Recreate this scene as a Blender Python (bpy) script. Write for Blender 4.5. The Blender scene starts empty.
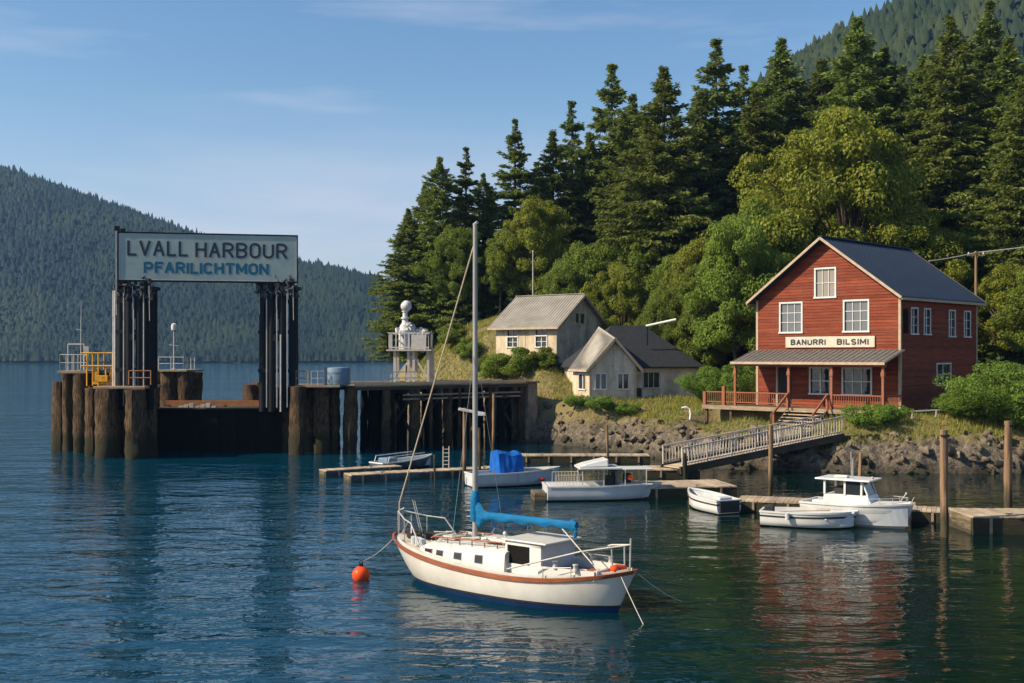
import bpy, math, random
import numpy as np
from mathutils import Vector, Matrix

R = math.radians
sc = bpy.context.scene
COL = sc.collection
F = 1137.8          # focal length in picture widths of 1024
HZ = 355.0          # picture row of the horizon
CH = 7.0            # camera height above the water

# ------------------------------------------------------------------ camera
cam_d = bpy.data.cameras.new('camera')
cam_d.lens = 40.0
cam_d.sensor_width = 36.0
cam_d.shift_y = 13.5 / 1024.0
cam_d.clip_start = 0.3
cam_d.clip_end = 12000
cam = bpy.data.objects.new('camera', cam_d)
cam.location = (0, 0, CH)
cam.rotation_euler = (R(90), 0, 0)
COL.objects.link(cam)
sc.camera = cam

# ------------------------------------------------------------------ world, sun, exposure
SUN_EL = R(37)
SUN_AZ = math.atan2(-0.96, -0.28)          # clockwise from +Y
w = bpy.data.worlds.new('World')
sc.world = w
w.use_nodes = True
nt = w.node_tree
for n in list(nt.nodes):
    nt.nodes.remove(n)
out = nt.nodes.new('ShaderNodeOutputWorld')
bg = nt.nodes.new('ShaderNodeBackground')
sky = nt.nodes.new('ShaderNodeTexSky')
sky.sky_type = 'NISHITA'
sky.sun_disc = False
sky.sun_elevation = SUN_EL
sky.sun_rotation = SUN_AZ
sky.air_density = 1.0
sky.dust_density = 1.2
sky.ozone_density = 4.0
bg.inputs['Strength'].default_value = 0.1
# thin high cloud: stretched noise over the sky direction
tc = nt.nodes.new('ShaderNodeTexCoord')
mp = nt.nodes.new('ShaderNodeMapping')
mp.inputs['Scale'].default_value = (1.5, 1.5, 11.0)
mp.inputs['Location'].default_value = (0.35, 0.1, 0.4)
cn = nt.nodes.new('ShaderNodeTexNoise')
cn.inputs['Scale'].default_value = 1.9
cn.inputs['Detail'].default_value = 7
cn.inputs['Roughness'].default_value = 0.55
cr = nt.nodes.new('ShaderNodeMapRange')
cr.inputs['From Min'].default_value = 0.53
cr.inputs['From Max'].default_value = 0.78
cr.inputs['To Max'].default_value = 0.42
mx = nt.nodes.new('ShaderNodeMixRGB')
mx.inputs['Color2'].default_value = (5.6, 5.5, 6.0, 1)
nt.links.new(tc.outputs['Generated'], mp.inputs['Vector'])
nt.links.new(mp.outputs['Vector'], cn.inputs['Vector'])
nt.links.new(cn.outputs['Fac'], cr.inputs['Value'])

tint = nt.nodes.new('ShaderNodeMixRGB'); tint.blend_type = 'MULTIPLY'; tint.inputs['Fac'].default_value = 1.0
nt.links.new(sky.outputs['Color'], tint.inputs['Color1'])
sep = nt.nodes.new('ShaderNodeSeparateXYZ'); nt.links.new(tc.outputs['Generated'], sep.inputs['Vector'])
zen = nt.nodes.new('ShaderNodeMapRange'); zen.inputs['From Min'].default_value = 0.22; zen.inputs['From Max'].default_value = 0.75
zt_ = nt.nodes.new('ShaderNodeMixRGB'); zt_.inputs['Color1'].default_value = (0.96, 1.06, 1.04, 1); zt_.inputs['Color2'].default_value = (0.42, 0.76, 1.0, 1)
nt.links.new(sep.outputs['Z'], zen.inputs['Value']); nt.links.new(zen.outputs['Result'], zt_.inputs['Fac']); nt.links.new(zt_.outputs['Color'], tint.inputs['Color2'])
b1 = nt.nodes.new('ShaderNodeMapRange'); b1.interpolation_type = 'SMOOTHSTEP'
for k_, v_ in (('From Min',0.24),('From Max',0.06),('To Min',0.0),('To Max',0.95)): b1.inputs[k_].default_value = v_
nt.links.new(sep.outputs['Z'], b1.inputs['Value'])
bm_ = nt.nodes.new('ShaderNodeMapRange')
for k_, v_ in (('From Min',0.36),('From Max',0.62),('To Min',0.45),('To Max',1.0)): bm_.inputs[k_].default_value = v_
nt.links.new(cn.outputs['Fac'], bm_.inputs['Value'])
b2 = nt.nodes.new('ShaderNodeMath'); b2.operation = 'MULTIPLY'
nt.links.new(b1.outputs['Result'], b2.inputs[0]); nt.links.new(bm_.outputs['Result'], b2.inputs[1])
b3 = nt.nodes.new('ShaderNodeMath'); b3.operation = 'MAXIMUM'
nt.links.new(cr.outputs['Result'], b3.inputs[0]); nt.links.new(b2.outputs[0], b3.inputs[1])
nt.links.new(tint.outputs['Color'], mx.inputs['Color1'])
nt.links.new(b3.outputs[0], mx.inputs['Fac'])
nt.links.new(mx.outputs['Color'], bg.inputs['Color'])
nt.links.new(bg.outputs['Background'], out.inputs['Surface'])

sd = bpy.data.lights.new('sun', 'SUN')
sd.energy = 5.0
sd.angle = R(0.53)
sd.color = (1.0, 0.85, 0.63)
sun = bpy.data.objects.new('sun', sd)
sdir = Vector((math.sin(SUN_AZ) * math.cos(SUN_EL), math.cos(SUN_AZ) * math.cos(SUN_EL), math.sin(SUN_EL)))
sun.rotation_euler = sdir.to_track_quat('Z', 'Y').to_euler()
sun.location = sdir * 300
COL.objects.link(sun)

sc.view_settings.view_transform = 'Standard'
sc.view_settings.look = 'None'
sc.view_settings.exposure = 0.56
sc.view_settings.gamma = 1.0
sc.view_settings.use_curve_mapping = False
sc.cycles.max_bounces = 6
sc.cycles.diffuse_bounces = 1
sc.cycles.glossy_bounces = 3
sc.cycles.transmission_bounces = 3
sc.cycles.volume_bounces = 0
sc.cycles.use_denoising = True
sc.cycles.sample_clamp_indirect = 4.0

# ------------------------------------------------------------------ helpers: picture geometry
def at(px, py, Y):
    return Vector(((px - 512) / F * Y, Y, CH - (py - HZ) / F * Y))

def gp(px, py, z=0.0):
    Y = (CH - z) * F / (py - HZ)
    return Vector(((px - 512) / F * Y, Y, z))

# ------------------------------------------------------------------ helpers: naming
def tag(o, label=None, cat=None, group=None, kind=None):
    if label: o['label'] = label
    if cat: o['category'] = cat
    if group: o['group'] = group
    if kind: o['kind'] = kind
    return o

def empty(name, loc, rz=0.0, label=None, cat=None, group=None):
    o = bpy.data.objects.new(name, None)
    o.empty_display_size = 0.3
    o.location = loc
    o.rotation_euler = (0, 0, rz)
    COL.objects.link(o)
    return tag(o, label, cat, group)

def kids(o):
    return [c for c in bpy.data.objects if c.parent == o]

def copy_tree(o, children, parent=None):
    c = o.copy()
    COL.objects.link(c)
    c.parent = parent
    for ch, sub in children:
        copy_tree(ch, sub, c)
    return c

def tree_of(o):
    return [(c, tree_of(c)) for c in kids(o)]

# ------------------------------------------------------------------ helpers: meshes
class MB:
    def __init__(s):
        s.v = []
        s.f = []
    def add(s, vs, fs):
        b = len(s.v)
        s.v.extend([tuple(x) for x in vs])
        s.f.extend([tuple(i + b for i in f) for f in fs])
        return s
    def box(s, x0, x1, y0, y1, z0, z1, M=None):
        vs = [Vector(p) for p in ((x0,y0,z0),(x1,y0,z0),(x1,y1,z0),(x0,y1,z0),(x0,y0,z1),(x1,y0,z1),(x1,y1,z1),(x0,y1,z1))]
        if M is not None: vs = [M @ p for p in vs]
        return s.add(vs, [(3,2,1,0),(4,5,6,7),(0,1,5,4),(1,2,6,5),(2,3,7,6),(3,0,4,7)])
    def beam(s, p, q, wd, ht, up=(0,0,1)):
        p = Vector(p); q = Vector(q)
        d = (q - p).normalized()
        u = Vector(up)
        if abs(d.dot(u)) > 0.98: u = Vector((0, 1, 0))
        a = d.cross(u).normalized() * wd / 2
        b = a.cross(d).normalized() * ht / 2
        vs = [p-a-b, p+a-b, p+a+b, p-a+b, q-a-b, q+a-b, q+a+b, q-a+b]
        return s.add(vs, [(3,2,1,0),(4,5,6,7),(0,1,5,4),(1,2,6,5),(2,3,7,6),(3,0,4,7)])
    def tube(s, pts, r, n=8, cap=True):
        pts = [Vector(p) for p in pts]
        rs = r if isinstance(r, (list, tuple)) else [r] * len(pts)
        rings = []
        prev = None
        for i, p in enumerate(pts):
            d = (pts[min(i+1, len(pts)-1)] - pts[max(i-1, 0)]).normalized()
            if prev is None:
                u = Vector((0,0,1)) if abs(d.z) < 0.9 else Vector((1,0,0))
                a = d.cross(u).normalized()
            else:
                a = (prev - d * prev.dot(d)).normalized()
            prev = a
            b = d.cross(a)
            rings.append([p + (a*math.cos(2*math.pi*k/n) + b*math.sin(2*math.pi*k/n)) * rs[i] for k in range(n)])
        vs = [p for ring in rings for p in ring]
        fs = []
        for i in range(len(pts)-1):
            for k in range(n):
                fs.append((i*n+k, i*n+(k+1)%n, (i+1)*n+(k+1)%n, (i+1)*n+k))
        if cap:
            fs.append(tuple(reversed(range(n))))
            fs.append(tuple((len(pts)-1)*n + k for k in range(n)))
        return s.add(vs, fs)
    def lathe(s, prof, n=16, c=(0,0,0)):
        vs, fs = [], []
        for r, z in prof:
            for k in range(n):
                a = 2*math.pi*k/n
                vs.append((c[0]+r*math.cos(a), c[1]+r*math.sin(a), c[2]+z))
        for i in range(len(prof)-1):
            for k in range(n):
                fs.append((i*n+k, i*n+(k+1)%n, (i+1)*n+(k+1)%n, (i+1)*n+k))
        fs.append(tuple(reversed(range(n))))
        fs.append(tuple((len(prof)-1)*n+k for k in range(n)))
        return s.add(vs, fs)
    def prism(s, poly, off):
        n = len(poly)
        off = Vector(off)
        vs = [Vector(p) for p in poly] + [Vector(p)+off for p in poly]
        fs = [tuple(reversed(range(n))), tuple(range(n, 2*n))]
        for i in range(n):
            fs.append((i, (i+1)%n, n+(i+1)%n, n+i))
        return s.add(vs, fs)
    def grid(s, rows, closed=False):
        nr, nc = len(rows), len(rows[0])
        fs = []
        for i in range(nr-1):
            for j in range(nc-1 if not closed else nc):
                fs.append((i*nc+j, i*nc+(j+1)%nc, (i+1)*nc+(j+1)%nc, (i+1)*nc+j))
        return s.add([p for r in rows for p in r], fs)
    def ball(s, c, r, nu=14, nv=9, sq=(1,1,1)):
        rows = []
        for i in range(nv+1):
            t = math.pi*i/nv
            rows.append([(c[0]+sq[0]*r*math.sin(t)*math.cos(2*math.pi*k/nu), c[1]+sq[1]*r*math.sin(t)*math.sin(2*math.pi*k/nu), c[2]-sq[2]*r*math.cos(t)) for k in range(nu)])
        return s.grid(rows, True)
    def build(s, name, mat, parent=None, smooth=False, bevel=0.0):
        me = bpy.data.meshes.new(name)
        me.from_pydata(s.v, [], s.f)
        me.materials.append(mat)
        if smooth:
            me.polygons.foreach_set('use_smooth', [True]*len(me.polygons))
            try:
                me.set_sharp_from_angle(angle=R(40))
            except Exception:
                pass
        me.update()
        o = bpy.data.objects.new(name, me)
        COL.objects.link(o)
        if parent is not None: o.parent = parent
        if bevel:
            m = o.modifiers.new('bevel', 'BEVEL')
            m.width = bevel; m.segments = 2; m.limit_method = 'ANGLE'
        return o

def np_mesh(name, V, Fc, mat, smooth=False):
    """V (n,3) float, Fc (m,k) int with k 3 or 4"""
    me = bpy.data.meshes.new(name)
    m, k = Fc.shape
    me.vertices.add(len(V)); me.vertices.foreach_set('co', V.astype(np.float32).ravel())
    me.loops.add(m*k); me.loops.foreach_set('vertex_index', Fc.astype(np.int32).ravel())
    me.polygons.add(m); me.polygons.foreach_set('loop_start', np.arange(0, m*k, k, dtype=np.int32))
    try:
        me.polygons.foreach_set('loop_total', np.full(m, k, dtype=np.int32))
    except Exception:
        pass
    if smooth:
        me.polygons.foreach_set('use_smooth', np.ones(m, dtype=bool))
    me.update(calc_edges=True)
    me.validate()
    me.materials.append(mat)
    return me

def link_mesh(name, me, parent=None):
    o = bpy.data.objects.new(name, me)
    COL.objects.link(o)
    if parent is not None: o.parent = parent
    return o

# ------------------------------------------------------------------ helpers: numpy value noise
def _hash(ix, iy, seed):
    h = (ix.astype(np.int64)*374761393 + iy.astype(np.int64)*668265263 + seed*1442695041) & 0x7fffffff
    h = ((h ^ (h >> 13)) * 1274126177) & 0x7fffffff
    return ((h ^ (h >> 16)) & 0xffff) / 65535.0
def vnoise(x, y, seed=0):
    x = np.asarray(x, float); y = np.asarray(y, float)
    ix, iy = np.floor(x), np.floor(y)
    fx, fy = x-ix, y-iy
    fx = fx*fx*(3-2*fx); fy = fy*fy*(3-2*fy)
    a = _hash(ix, iy, seed); b = _hash(ix+1, iy, seed); c = _hash(ix, iy+1, seed); d = _hash(ix+1, iy+1, seed)
    return (a*(1-fx)+b*fx)*(1-fy) + (c*(1-fx)+d*fx)*fy
def fbm(x, y, seed=0, oct=5):
    t = 0; a = 0.5; s = 1.0
    for o in range(oct):
        t = t + a*(vnoise(x*s, y*s, seed+o*17)-0.5)
        a *= 0.5; s *= 2.03
    return t

# ------------------------------------------------------------------ materials
def new_mat(name):
    m = bpy.data.materials.new(name)
    m.use_nodes = True
    nt = m.node_tree
    return m, nt, nt.nodes['Principled BSDF']

def N(nt, t, **kw):
    n = nt.nodes.new(t)
    for k, v in kw.items():
        if k in n.inputs: n.inputs[k].default_value = v
        else: setattr(n, k, v)
    return n

def c4(c): return (c[0], c[1], c[2], 1)

def mat(name, col, col2=None, island=0.0, rough=0.7, scale=2.0, stretch=(1,1,1), bump=0.15, bscale=12.0, metal=0.0, dirt=None, dirt_amt=0.5, dirt_scale=0.7, fine=0.25, spec=0.18, tide=None):
    m, nt, b = new_mat(name)
    L = nt.links.new
    col2 = col2 or tuple(x*0.6 for x in col)
    tcn = N(nt, 'ShaderNodeTexCoord')
    mpn = N(nt, 'ShaderNodeMapping', Scale=stretch)
    L(tcn.outputs['Object'], mpn.inputs['Vector'])
    n1 = N(nt, 'ShaderNodeTexNoise', Scale=scale, Detail=6.0, Roughness=0.62)
    L(mpn.outputs['Vector'], n1.inputs['Vector'])
    r1 = N(nt, 'ShaderNodeMapRange'); r1.inputs['From Min'].default_value = 0.32; r1.inputs['From Max'].default_value = 0.68
    L(n1.outputs['Fac'], r1.inputs['Value'])
    mix = N(nt, 'ShaderNodeMixRGB', Color1=c4(col), Color2=c4(col2))
    L(r1.outputs['Result'], mix.inputs['Fac'])
    last = mix.outputs['Color']
    n2 = N(nt, 'ShaderNodeTexNoise', Scale=bscale, Detail=5.0, Roughness=0.7)
    L(mpn.outputs['Vector'], n2.inputs['Vector'])
    if fine:
        ov = N(nt, 'ShaderNodeMixRGB', blend_type='OVERLAY'); ov.inputs['Fac'].default_value = fine
        L(last, ov.inputs['Color1']); L(n2.outputs['Fac'], ov.inputs['Color2'])
        last = ov.outputs['Color']
    if dirt:
        n3 = N(nt, 'ShaderNodeTexNoise', Scale=dirt_scale, Detail=8.0, Roughness=0.7)
        L(tcn.outputs['Object'], n3.inputs['Vector'])
        r3 = N(nt, 'ShaderNodeMapRange'); r3.inputs['From Min'].default_value = 0.48; r3.inputs['From Max'].default_value = 0.7; r3.inputs['To Max'].default_value = dirt_amt
        L(n3.outputs['Fac'], r3.inputs['Value'])
        md = N(nt, 'ShaderNodeMixRGB', Color2=c4(dirt))
        L(r3.outputs['Result'], md.inputs['Fac']); L(last, md.inputs['Color1'])
        last = md.outputs['Color']
    if island:   # each board weathers a little differently
        gi = N(nt, 'ShaderNodeNewGeometry'); hv = N(nt, 'ShaderNodeHueSaturation')
        ri = N(nt, 'ShaderNodeMapRange'); ri.inputs['To Min'].default_value = 1-island; ri.inputs['To Max'].default_value = 1+island
        L(gi.outputs['Random Per Island'], ri.inputs['Value']); L(ri.outputs['Result'], hv.inputs['Value']); L(last, hv.inputs['Color'])
        last = hv.outputs['Color']
    if tide:   # wet weed and barnacle stain near the water line
        g = N(nt, 'ShaderNodeNewGeometry')
        sx = N(nt, 'ShaderNodeSeparateXYZ'); L(g.outputs['Position'], sx.inputs['Vector'])
        ad = N(nt, 'ShaderNodeMath', operation='ADD'); L(sx.outputs['Z'], ad.inputs[0])
        mm = N(nt, 'ShaderNodeMath', operation='MULTIPLY'); L(n1.outputs['Fac'], mm.inputs[0]); mm.inputs[1].default_value = -1.6
        L(mm.outputs[0], ad.inputs[1])
        rt = N(nt, 'ShaderNodeMapRange'); rt.inputs['From Min'].default_value = tide-1.0; rt.inputs['From Max'].default_value = tide-0.3; rt.inputs['To Min'].default_value = 0.85; rt.inputs['To Max'].default_value = 0.0
        L(ad.outputs[0], rt.inputs['Value'])
        mt = N(nt, 'ShaderNodeMixRGB', Color2=(0.035, 0.034, 0.02, 1))
        L(rt.outputs['Result'], mt.inputs['Fac']); L(last, mt.inputs['Color1'])
        last = mt.outputs['Color']
    L(last, b.inputs['Base Color'])
    b.inputs['Roughness'].default_value = rough
    b.inputs['Metallic'].default_value = metal
    b.inputs['Specular IOR Level'].default_value = spec
    if bump:
        bn = N(nt, 'ShaderNodeBump', Strength=bump, Distance=0.05)
        L(n2.outputs['Fac'], bn.inputs['Height']); L(bn.outputs['Normal'], b.inputs['Normal'])
    return m

def leaf_mat(name, col, col2, trans=0.3, objvar=0.5, patch=None, pscale=0.012):
    m, nt, b = new_mat(name)
    L = nt.links.new
    g = N(nt, 'ShaderNodeNewGeometry')
    oi = N(nt, 'ShaderNodeObjectInfo')
    mix = N(nt, 'ShaderNodeMixRGB', Color1=c4(col), Color2=c4(col2))
    L(g.outputs['Random Per Island'], mix.inputs['Fac'])
    hs = N(nt, 'ShaderNodeHueSaturation')
    mr = N(nt, 'ShaderNodeMapRange'); mr.inputs['To Min'].default_value = 0.5-0.012*objvar; mr.inputs['To Max'].default_value = 0.5+0.03*objvar
    L(oi.outputs['Random'], mr.inputs['Value']); L(mr.outputs['Result'], hs.inputs['Hue'])
    mv = N(nt, 'ShaderNodeMapRange'); mv.inputs['To Min'].default_value = 1-0.35*objvar; mv.inputs['To Max'].default_value = 1+0.35*objvar
    L(oi.outputs['Random'], mv.inputs['Value']); L(mv.outputs['Result'], hs.inputs['Value'])
    lastc = mix.outputs['Color']
    if patch:   # stands of a lighter kind of tree
        pn = N(nt, 'ShaderNodeTexNoise', Scale=pscale, Detail=4.0); L(g.outputs['Position'], pn.inputs['Vector'])
        pr_ = N(nt, 'ShaderNodeMapRange'); pr_.inputs['From Min'].default_value = 0.46; pr_.inputs['From Max'].default_value = 0.62; pr_.inputs['To Max'].default_value = 0.8; L(pn.outputs['Fac'], pr_.inputs['Value'])
        pm = N(nt, 'ShaderNodeMixRGB', Color2=c4(patch)); L(pr_.outputs['Result'], pm.inputs['Fac']); L(lastc, pm.inputs['Color1']); lastc = pm.outputs['Color']
    L(lastc, hs.inputs['Color'])
    L(hs.outputs['Color'], b.inputs['Base Color'])
    b.inputs['Roughness'].default_value = 0.6
    b.inputs['Specular IOR Level'].default_value = 0.25
    tr = N(nt, 'ShaderNodeBsdfTranslucent')
    L(hs.outputs['Color'], tr.inputs['Color'])
    ms = N(nt, 'ShaderNodeMixShader'); ms.inputs['Fac'].default_value = trans
    L(b.outputs['BSDF'], ms.inputs[1]); L(tr.outputs['BSDF'], ms.inputs[2])
    L(ms.outputs['Shader'], nt.nodes['Material Output'].inputs['Surface'])
    return m

def flat(name, col, rough=0.4, metal=0.0, spec=0.5):
    m, nt, b = new_mat(name)
    b.inputs['Base Color'].default_value = c4(col)
    b.inputs['Roughness'].default_value = rough
    b.inputs['Metallic'].default_value = metal
    b.inputs['Specular IOR Level'].default_value = spec
    return m

MAT = dict(
    pile = mat('pile wood', (0.16,0.10,0.055), (0.014,0.011,0.008), rough=0.9, scale=2.2, stretch=(5,5,0.7), bump=0.8, bscale=5, dirt=(0.012,0.010,0.009), dirt_amt=0.92, dirt_scale=0.5, spec=0.1, tide=1.3),  # near-black patches stand in for shade, on top of grain and tide stain
    pole = mat('pole wood', (0.30,0.19,0.11), (0.17,0.105,0.06), rough=0.85, scale=2.0, stretch=(6,6,0.5), bump=0.4, bscale=6, tide=0.9),
    pilecap = mat('weathered cap timber', (0.36,0.27,0.18), (0.2,0.15,0.1), rough=0.85, scale=2, stretch=(1,1,4), bump=0.4, bscale=8),
    steel_dark = mat('dark tower steel', (0.010,0.012,0.018), (0.018,0.017,0.018), rough=0.7, spec=0.15, scale=1.5, bump=0.1, dirt=(0.016,0.012,0.010), dirt_amt=0.5),
    steel_pale = mat('galvanised steel', (0.5,0.49,0.46), (0.36,0.35,0.33), rough=0.5, metal=0.3, scale=3, bump=0.05, dirt=(0.22,0.15,0.1), dirt_amt=0.5, dirt_scale=2),
    black = mat('black tar and shade', (0.008,0.008,0.008), (0.014,0.012,0.011), spec=0.08, rough=0.9, scale=3, bump=0.5, bscale=6),  # also used as painted shade on back piles and in pilothouse openings
    rag = mat('lashing cloth', (0.12,0.12,0.12), (0.012,0.012,0.014), rough=0.9, scale=3.0, bump=0.6, bscale=5),
    sign = mat('sign face', (0.36,0.42,0.38), (0.25,0.32,0.31), rough=0.35, scale=0.55, bump=0.02, bscale=6, dirt=(0.46,0.45,0.33), dirt_amt=0.55, dirt_scale=0.35, fine=0.12),
    letter_dark = flat('dark lettering', (0.012,0.02,0.035), 0.5),
    letter_blue = mat('worn blue lettering', (0.014,0.10,0.165), (0.035,0.15,0.22), rough=0.5, scale=2.5, bump=0),
    yellow = mat('yellow machine paint', (0.75,0.38,0.02), (0.6,0.27,0.02), rough=0.45, scale=3, bump=0.05, dirt=(0.12,0.06,0.03), dirt_amt=0.7, dirt_scale=2.5),
    orange_steel = mat('rust orange beam', (0.36,0.15,0.05), (0.22,0.09,0.04), rough=0.7, scale=2, bump=0.2),
    deckwood = mat('silvered deck planks', (0.50,0.385,0.26), (0.33,0.25,0.17), island=0.2, rough=0.85, scale=1.5, stretch=(2,2,2), bump=0.4, bscale=9, dirt=(0.14,0.1,0.07), dirt_amt=0.5),
    porchwood = mat('worn brown porch boards', (0.20,0.125,0.075), (0.11,0.07,0.045), rough=0.85, scale=2, bump=0.3, island=0.2),
    kerbwood = mat('sunlit tan kerb timber', (0.72,0.50,0.30), (0.5,0.34,0.2), rough=0.85, scale=1.5, stretch=(0.6,3,3), bump=0.3),  # colour lightened to imitate sun along the shaded kerb
    dockside = mat('dark dock timber', (0.10,0.075,0.05), (0.05,0.038,0.028), rough=0.9, scale=2, stretch=(0.6,0.6,4), bump=0.5, bscale=6, tide=0.5),
    dockend = mat('worn dock end boards', (0.36,0.27,0.18), (0.16,0.11,0.075), rough=0.9, scale=1.6, stretch=(0.6,0.6,5), bump=0.5, bscale=6, tide=0.35),
    floatblue = mat('grey blue float hull', (0.14,0.19,0.24), (0.09,0.12,0.16), rough=0.5, scale=2, bump=0.1, tide=0.35),
    red = mat('red clapboard paint', (0.245,0.052,0.022), (0.135,0.028,0.014), island=0.22, rough=0.75, scale=1.6, stretch=(0.5,0.5,4), bump=0.25, bscale=8, dirt=(0.22,0.085,0.045), dirt_amt=0.45, dirt_scale=0.9),
    redpost = mat('porch brown paint', (0.32,0.12,0.06), (0.22,0.08,0.045), rough=0.7, scale=3, stretch=(4,4,0.7), bump=0.2),
    trim = mat('old cream trim', (0.50,0.38,0.27), (0.36,0.27,0.19), rough=0.7, scale=3, bump=0.1),
    white = mat('white window paint', (0.66,0.64,0.6), (0.54,0.52,0.48), rough=0.5, scale=3, bump=0.05),
    glass = None,
    slate = mat('blue slate metal roof', (0.024,0.042,0.078), (0.018,0.031,0.056), rough=0.5, scale=1.2, stretch=(1,1,1), bump=0.1, bscale=10, metal=0.0),
    porchroof = mat('grey porch roof', (0.165,0.145,0.125), (0.10,0.09,0.08), rough=0.8, scale=2.5, bump=0.3, bscale=8),
    signboard = mat('cream sign board', (0.62,0.55,0.44), (0.5,0.43,0.33), rough=0.6, scale=2, bump=0.05, dirt=(0.4,0.32,0.23), dirt_amt=0.3),
    tanboard = mat('weathered cream boards', (0.66,0.54,0.38), (0.46,0.36,0.24), island=0.15, rough=0.85, scale=1.6, stretch=(3,3,0.35), bump=0.3, bscale=8, dirt=(0.19,0.13,0.085), dirt_amt=0.7, dirt_scale=0.8),
    paleboard = mat('peeling pale boards', (0.70,0.61,0.48), (0.50,0.43,0.33), island=0.15, rough=0.85, scale=1.5, stretch=(3,3,0.4), bump=0.3, bscale=8, dirt=(0.17,0.13,0.09), dirt_amt=0.75, dirt_scale=0.7),
    tinroof = mat('weathered tin roof', (0.36,0.33,0.28), (0.25,0.225,0.19), rough=0.6, scale=0.9, stretch=(1,1,1), bump=0.15, bscale=10, dirt=(0.2,0.15,0.1), dirt_amt=0.45),
    darkroof = mat('dark shingle roof', (0.022,0.025,0.03), (0.036,0.037,0.04), rough=0.85, scale=3, bump=0.5, bscale=14),
    concrete = mat('stained concrete', (0.30,0.26,0.2), (0.17,0.14,0.11), rough=0.9, scale=1.5, bump=0.4, bscale=7, dirt=(0.08,0.06,0.045), dirt_amt=0.7),
    bwhite = mat('beacon white paint', (0.66,0.63,0.60), (0.48,0.46,0.44), rough=0.6, scale=3, bump=0.1, dirt=(0.4,0.33,0.27), dirt_amt=0.4, dirt_scale=2),
    greywood = mat('grey rail wood', (0.58,0.52,0.44), (0.42,0.37,0.31), rough=0.8, scale=3, bump=0.2),
    tank = mat('grey blue tank paint', (0.16,0.24,0.31), (0.12,0.18,0.24), rough=0.5, scale=2, bump=0.05, dirt=(0.2,0.17,0.13), dirt_amt=0.3),
    gel = mat('white hull paint', (0.66,0.63,0.57), (0.58,0.545,0.48), rough=0.28, scale=1.0, bump=0.0, fine=0.05, dirt=(0.42,0.34,0.25), dirt_amt=0.4, dirt_scale=0.9, spec=0.5),
    gel2 = mat('plain white fibreglass', (0.68,0.67,0.64), (0.58,0.57,0.54), rough=0.3, scale=1.5, bump=0.0, fine=0.08, dirt=(0.4,0.36,0.3), dirt_amt=0.2, spec=0.5),
    gelgrey = mat('grey white fibreglass', (0.55,0.57,0.58), (0.46,0.48,0.5), rough=0.35, scale=1.5, bump=0.0, fine=0.1, dirt=(0.3,0.27,0.22), dirt_amt=0.3),
    navy = mat('navy bottom paint', (0.018,0.05,0.15), (0.012,0.035,0.11), rough=0.4, scale=2, bump=0),
    teak = mat('varnished teak rail', (0.34,0.115,0.055), (0.24,0.075,0.035), rough=0.4, scale=3, stretch=(0.6,3,3), bump=0.1),
    deckcream = mat('cream boat deck', (0.60,0.54,0.43), (0.48,0.42,0.33), rough=0.7, scale=3, bump=0.15),
    sail = mat('blue sail cover cloth', (0.006,0.17,0.36), (0.004,0.095,0.23), rough=0.75, scale=2, stretch=(0.6,2,2), bump=0.8, bscale=4, fine=0.3),
    tarp = mat('blue tarpaulin', (0.010,0.13,0.48), (0.006,0.07,0.30), rough=0.55, scale=2, bump=0.6, bscale=3),
    alu = mat('dull aluminium spar', (0.40,0.38,0.35), (0.3,0.28,0.26), rough=0.45, metal=0.4, scale=2, stretch=(1,1,0.3), bump=0.02),
    wire = flat('stainless wire', (0.45,0.43,0.4), 0.35, 0.6),
    rope = mat('tan rope', (0.62,0.5,0.36), (0.45,0.35,0.24), rough=0.9, scale=20, bump=0.4, bscale=60),
    ropewhite = mat('pale rope', (0.66,0.62,0.53), (0.5,0.46,0.38), rough=0.9, scale=20, bump=0.4, bscale=60),
    buoy = mat('orange red buoy', (0.75,0.085,0.015), (0.65,0.06,0.012), rough=0.35, scale=2, bump=0.03, dirt=(0.3,0.06,0.03), dirt_amt=0.4, dirt_scale=3),
    bark = mat('bark', (0.10,0.072,0.05), (0.045,0.034,0.026), rough=0.95, scale=2, stretch=(3,3,0.6), bump=0.8, bscale=5),
    pipe = mat('white plastic pipe', (0.8,0.79,0.75), (0.72,0.7,0.66), rough=0.4, scale=2, bump=0),
    redplastic = mat('red plastic', (0.55,0.03,0.03), (0.42,0.02,0.02), rough=0.5, scale=2, bump=0),
    seatdark = mat('dark upholstery', (0.03,0.03,0.032), (0.05,0.045,0.04), rough=0.8, scale=4, bump=0.2),
)
def glass_mat(nm='window glass', col=(0.02, 0.025, 0.03, 1)):
    m, nt, b = new_mat(nm)
    b.inputs['Base Color'].default_value = col
    b.inputs['Roughness'].default_value = 0.06
    b.inputs['Specular IOR Level'].default_value = 0.9
    n = N(nt, 'ShaderNodeTexNoise', Scale=1.4, Detail=2.0)
    t = N(nt, 'ShaderNodeTexCoord'); nt.links.new(t.outputs['Object'], n.inputs['Vector'])
    bn = N(nt, 'ShaderNodeBump', Strength=0.08, Distance=0.1)
    nt.links.new(n.outputs['Fac'], bn.inputs['Height']); nt.links.new(bn.outputs['Normal'], b.inputs['Normal'])
    return m
MAT['glass'] = glass_mat()
MAT['glasscurtain'] = glass_mat('glass before a drawn curtain', (0.26, 0.23, 0.19, 1))
MAT['glassreflect'] = glass_mat('glass with reflection in its colour', (0.13, 0.14, 0.15, 1))  # pale base colour imitates bluish reflections in the upper panes
MAT['conifer'] = leaf_mat('conifer needles', (0.215,0.25,0.045), (0.11,0.14,0.028), trans=0.36)
MAT['fir'] = leaf_mat('dark fir needles', (0.175,0.215,0.042), (0.085,0.115,0.026), trans=0.32)
MAT['leaf'] = leaf_mat('broad green leaves', (0.22,0.265,0.028), (0.11,0.16,0.02), trans=0.42)
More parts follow.
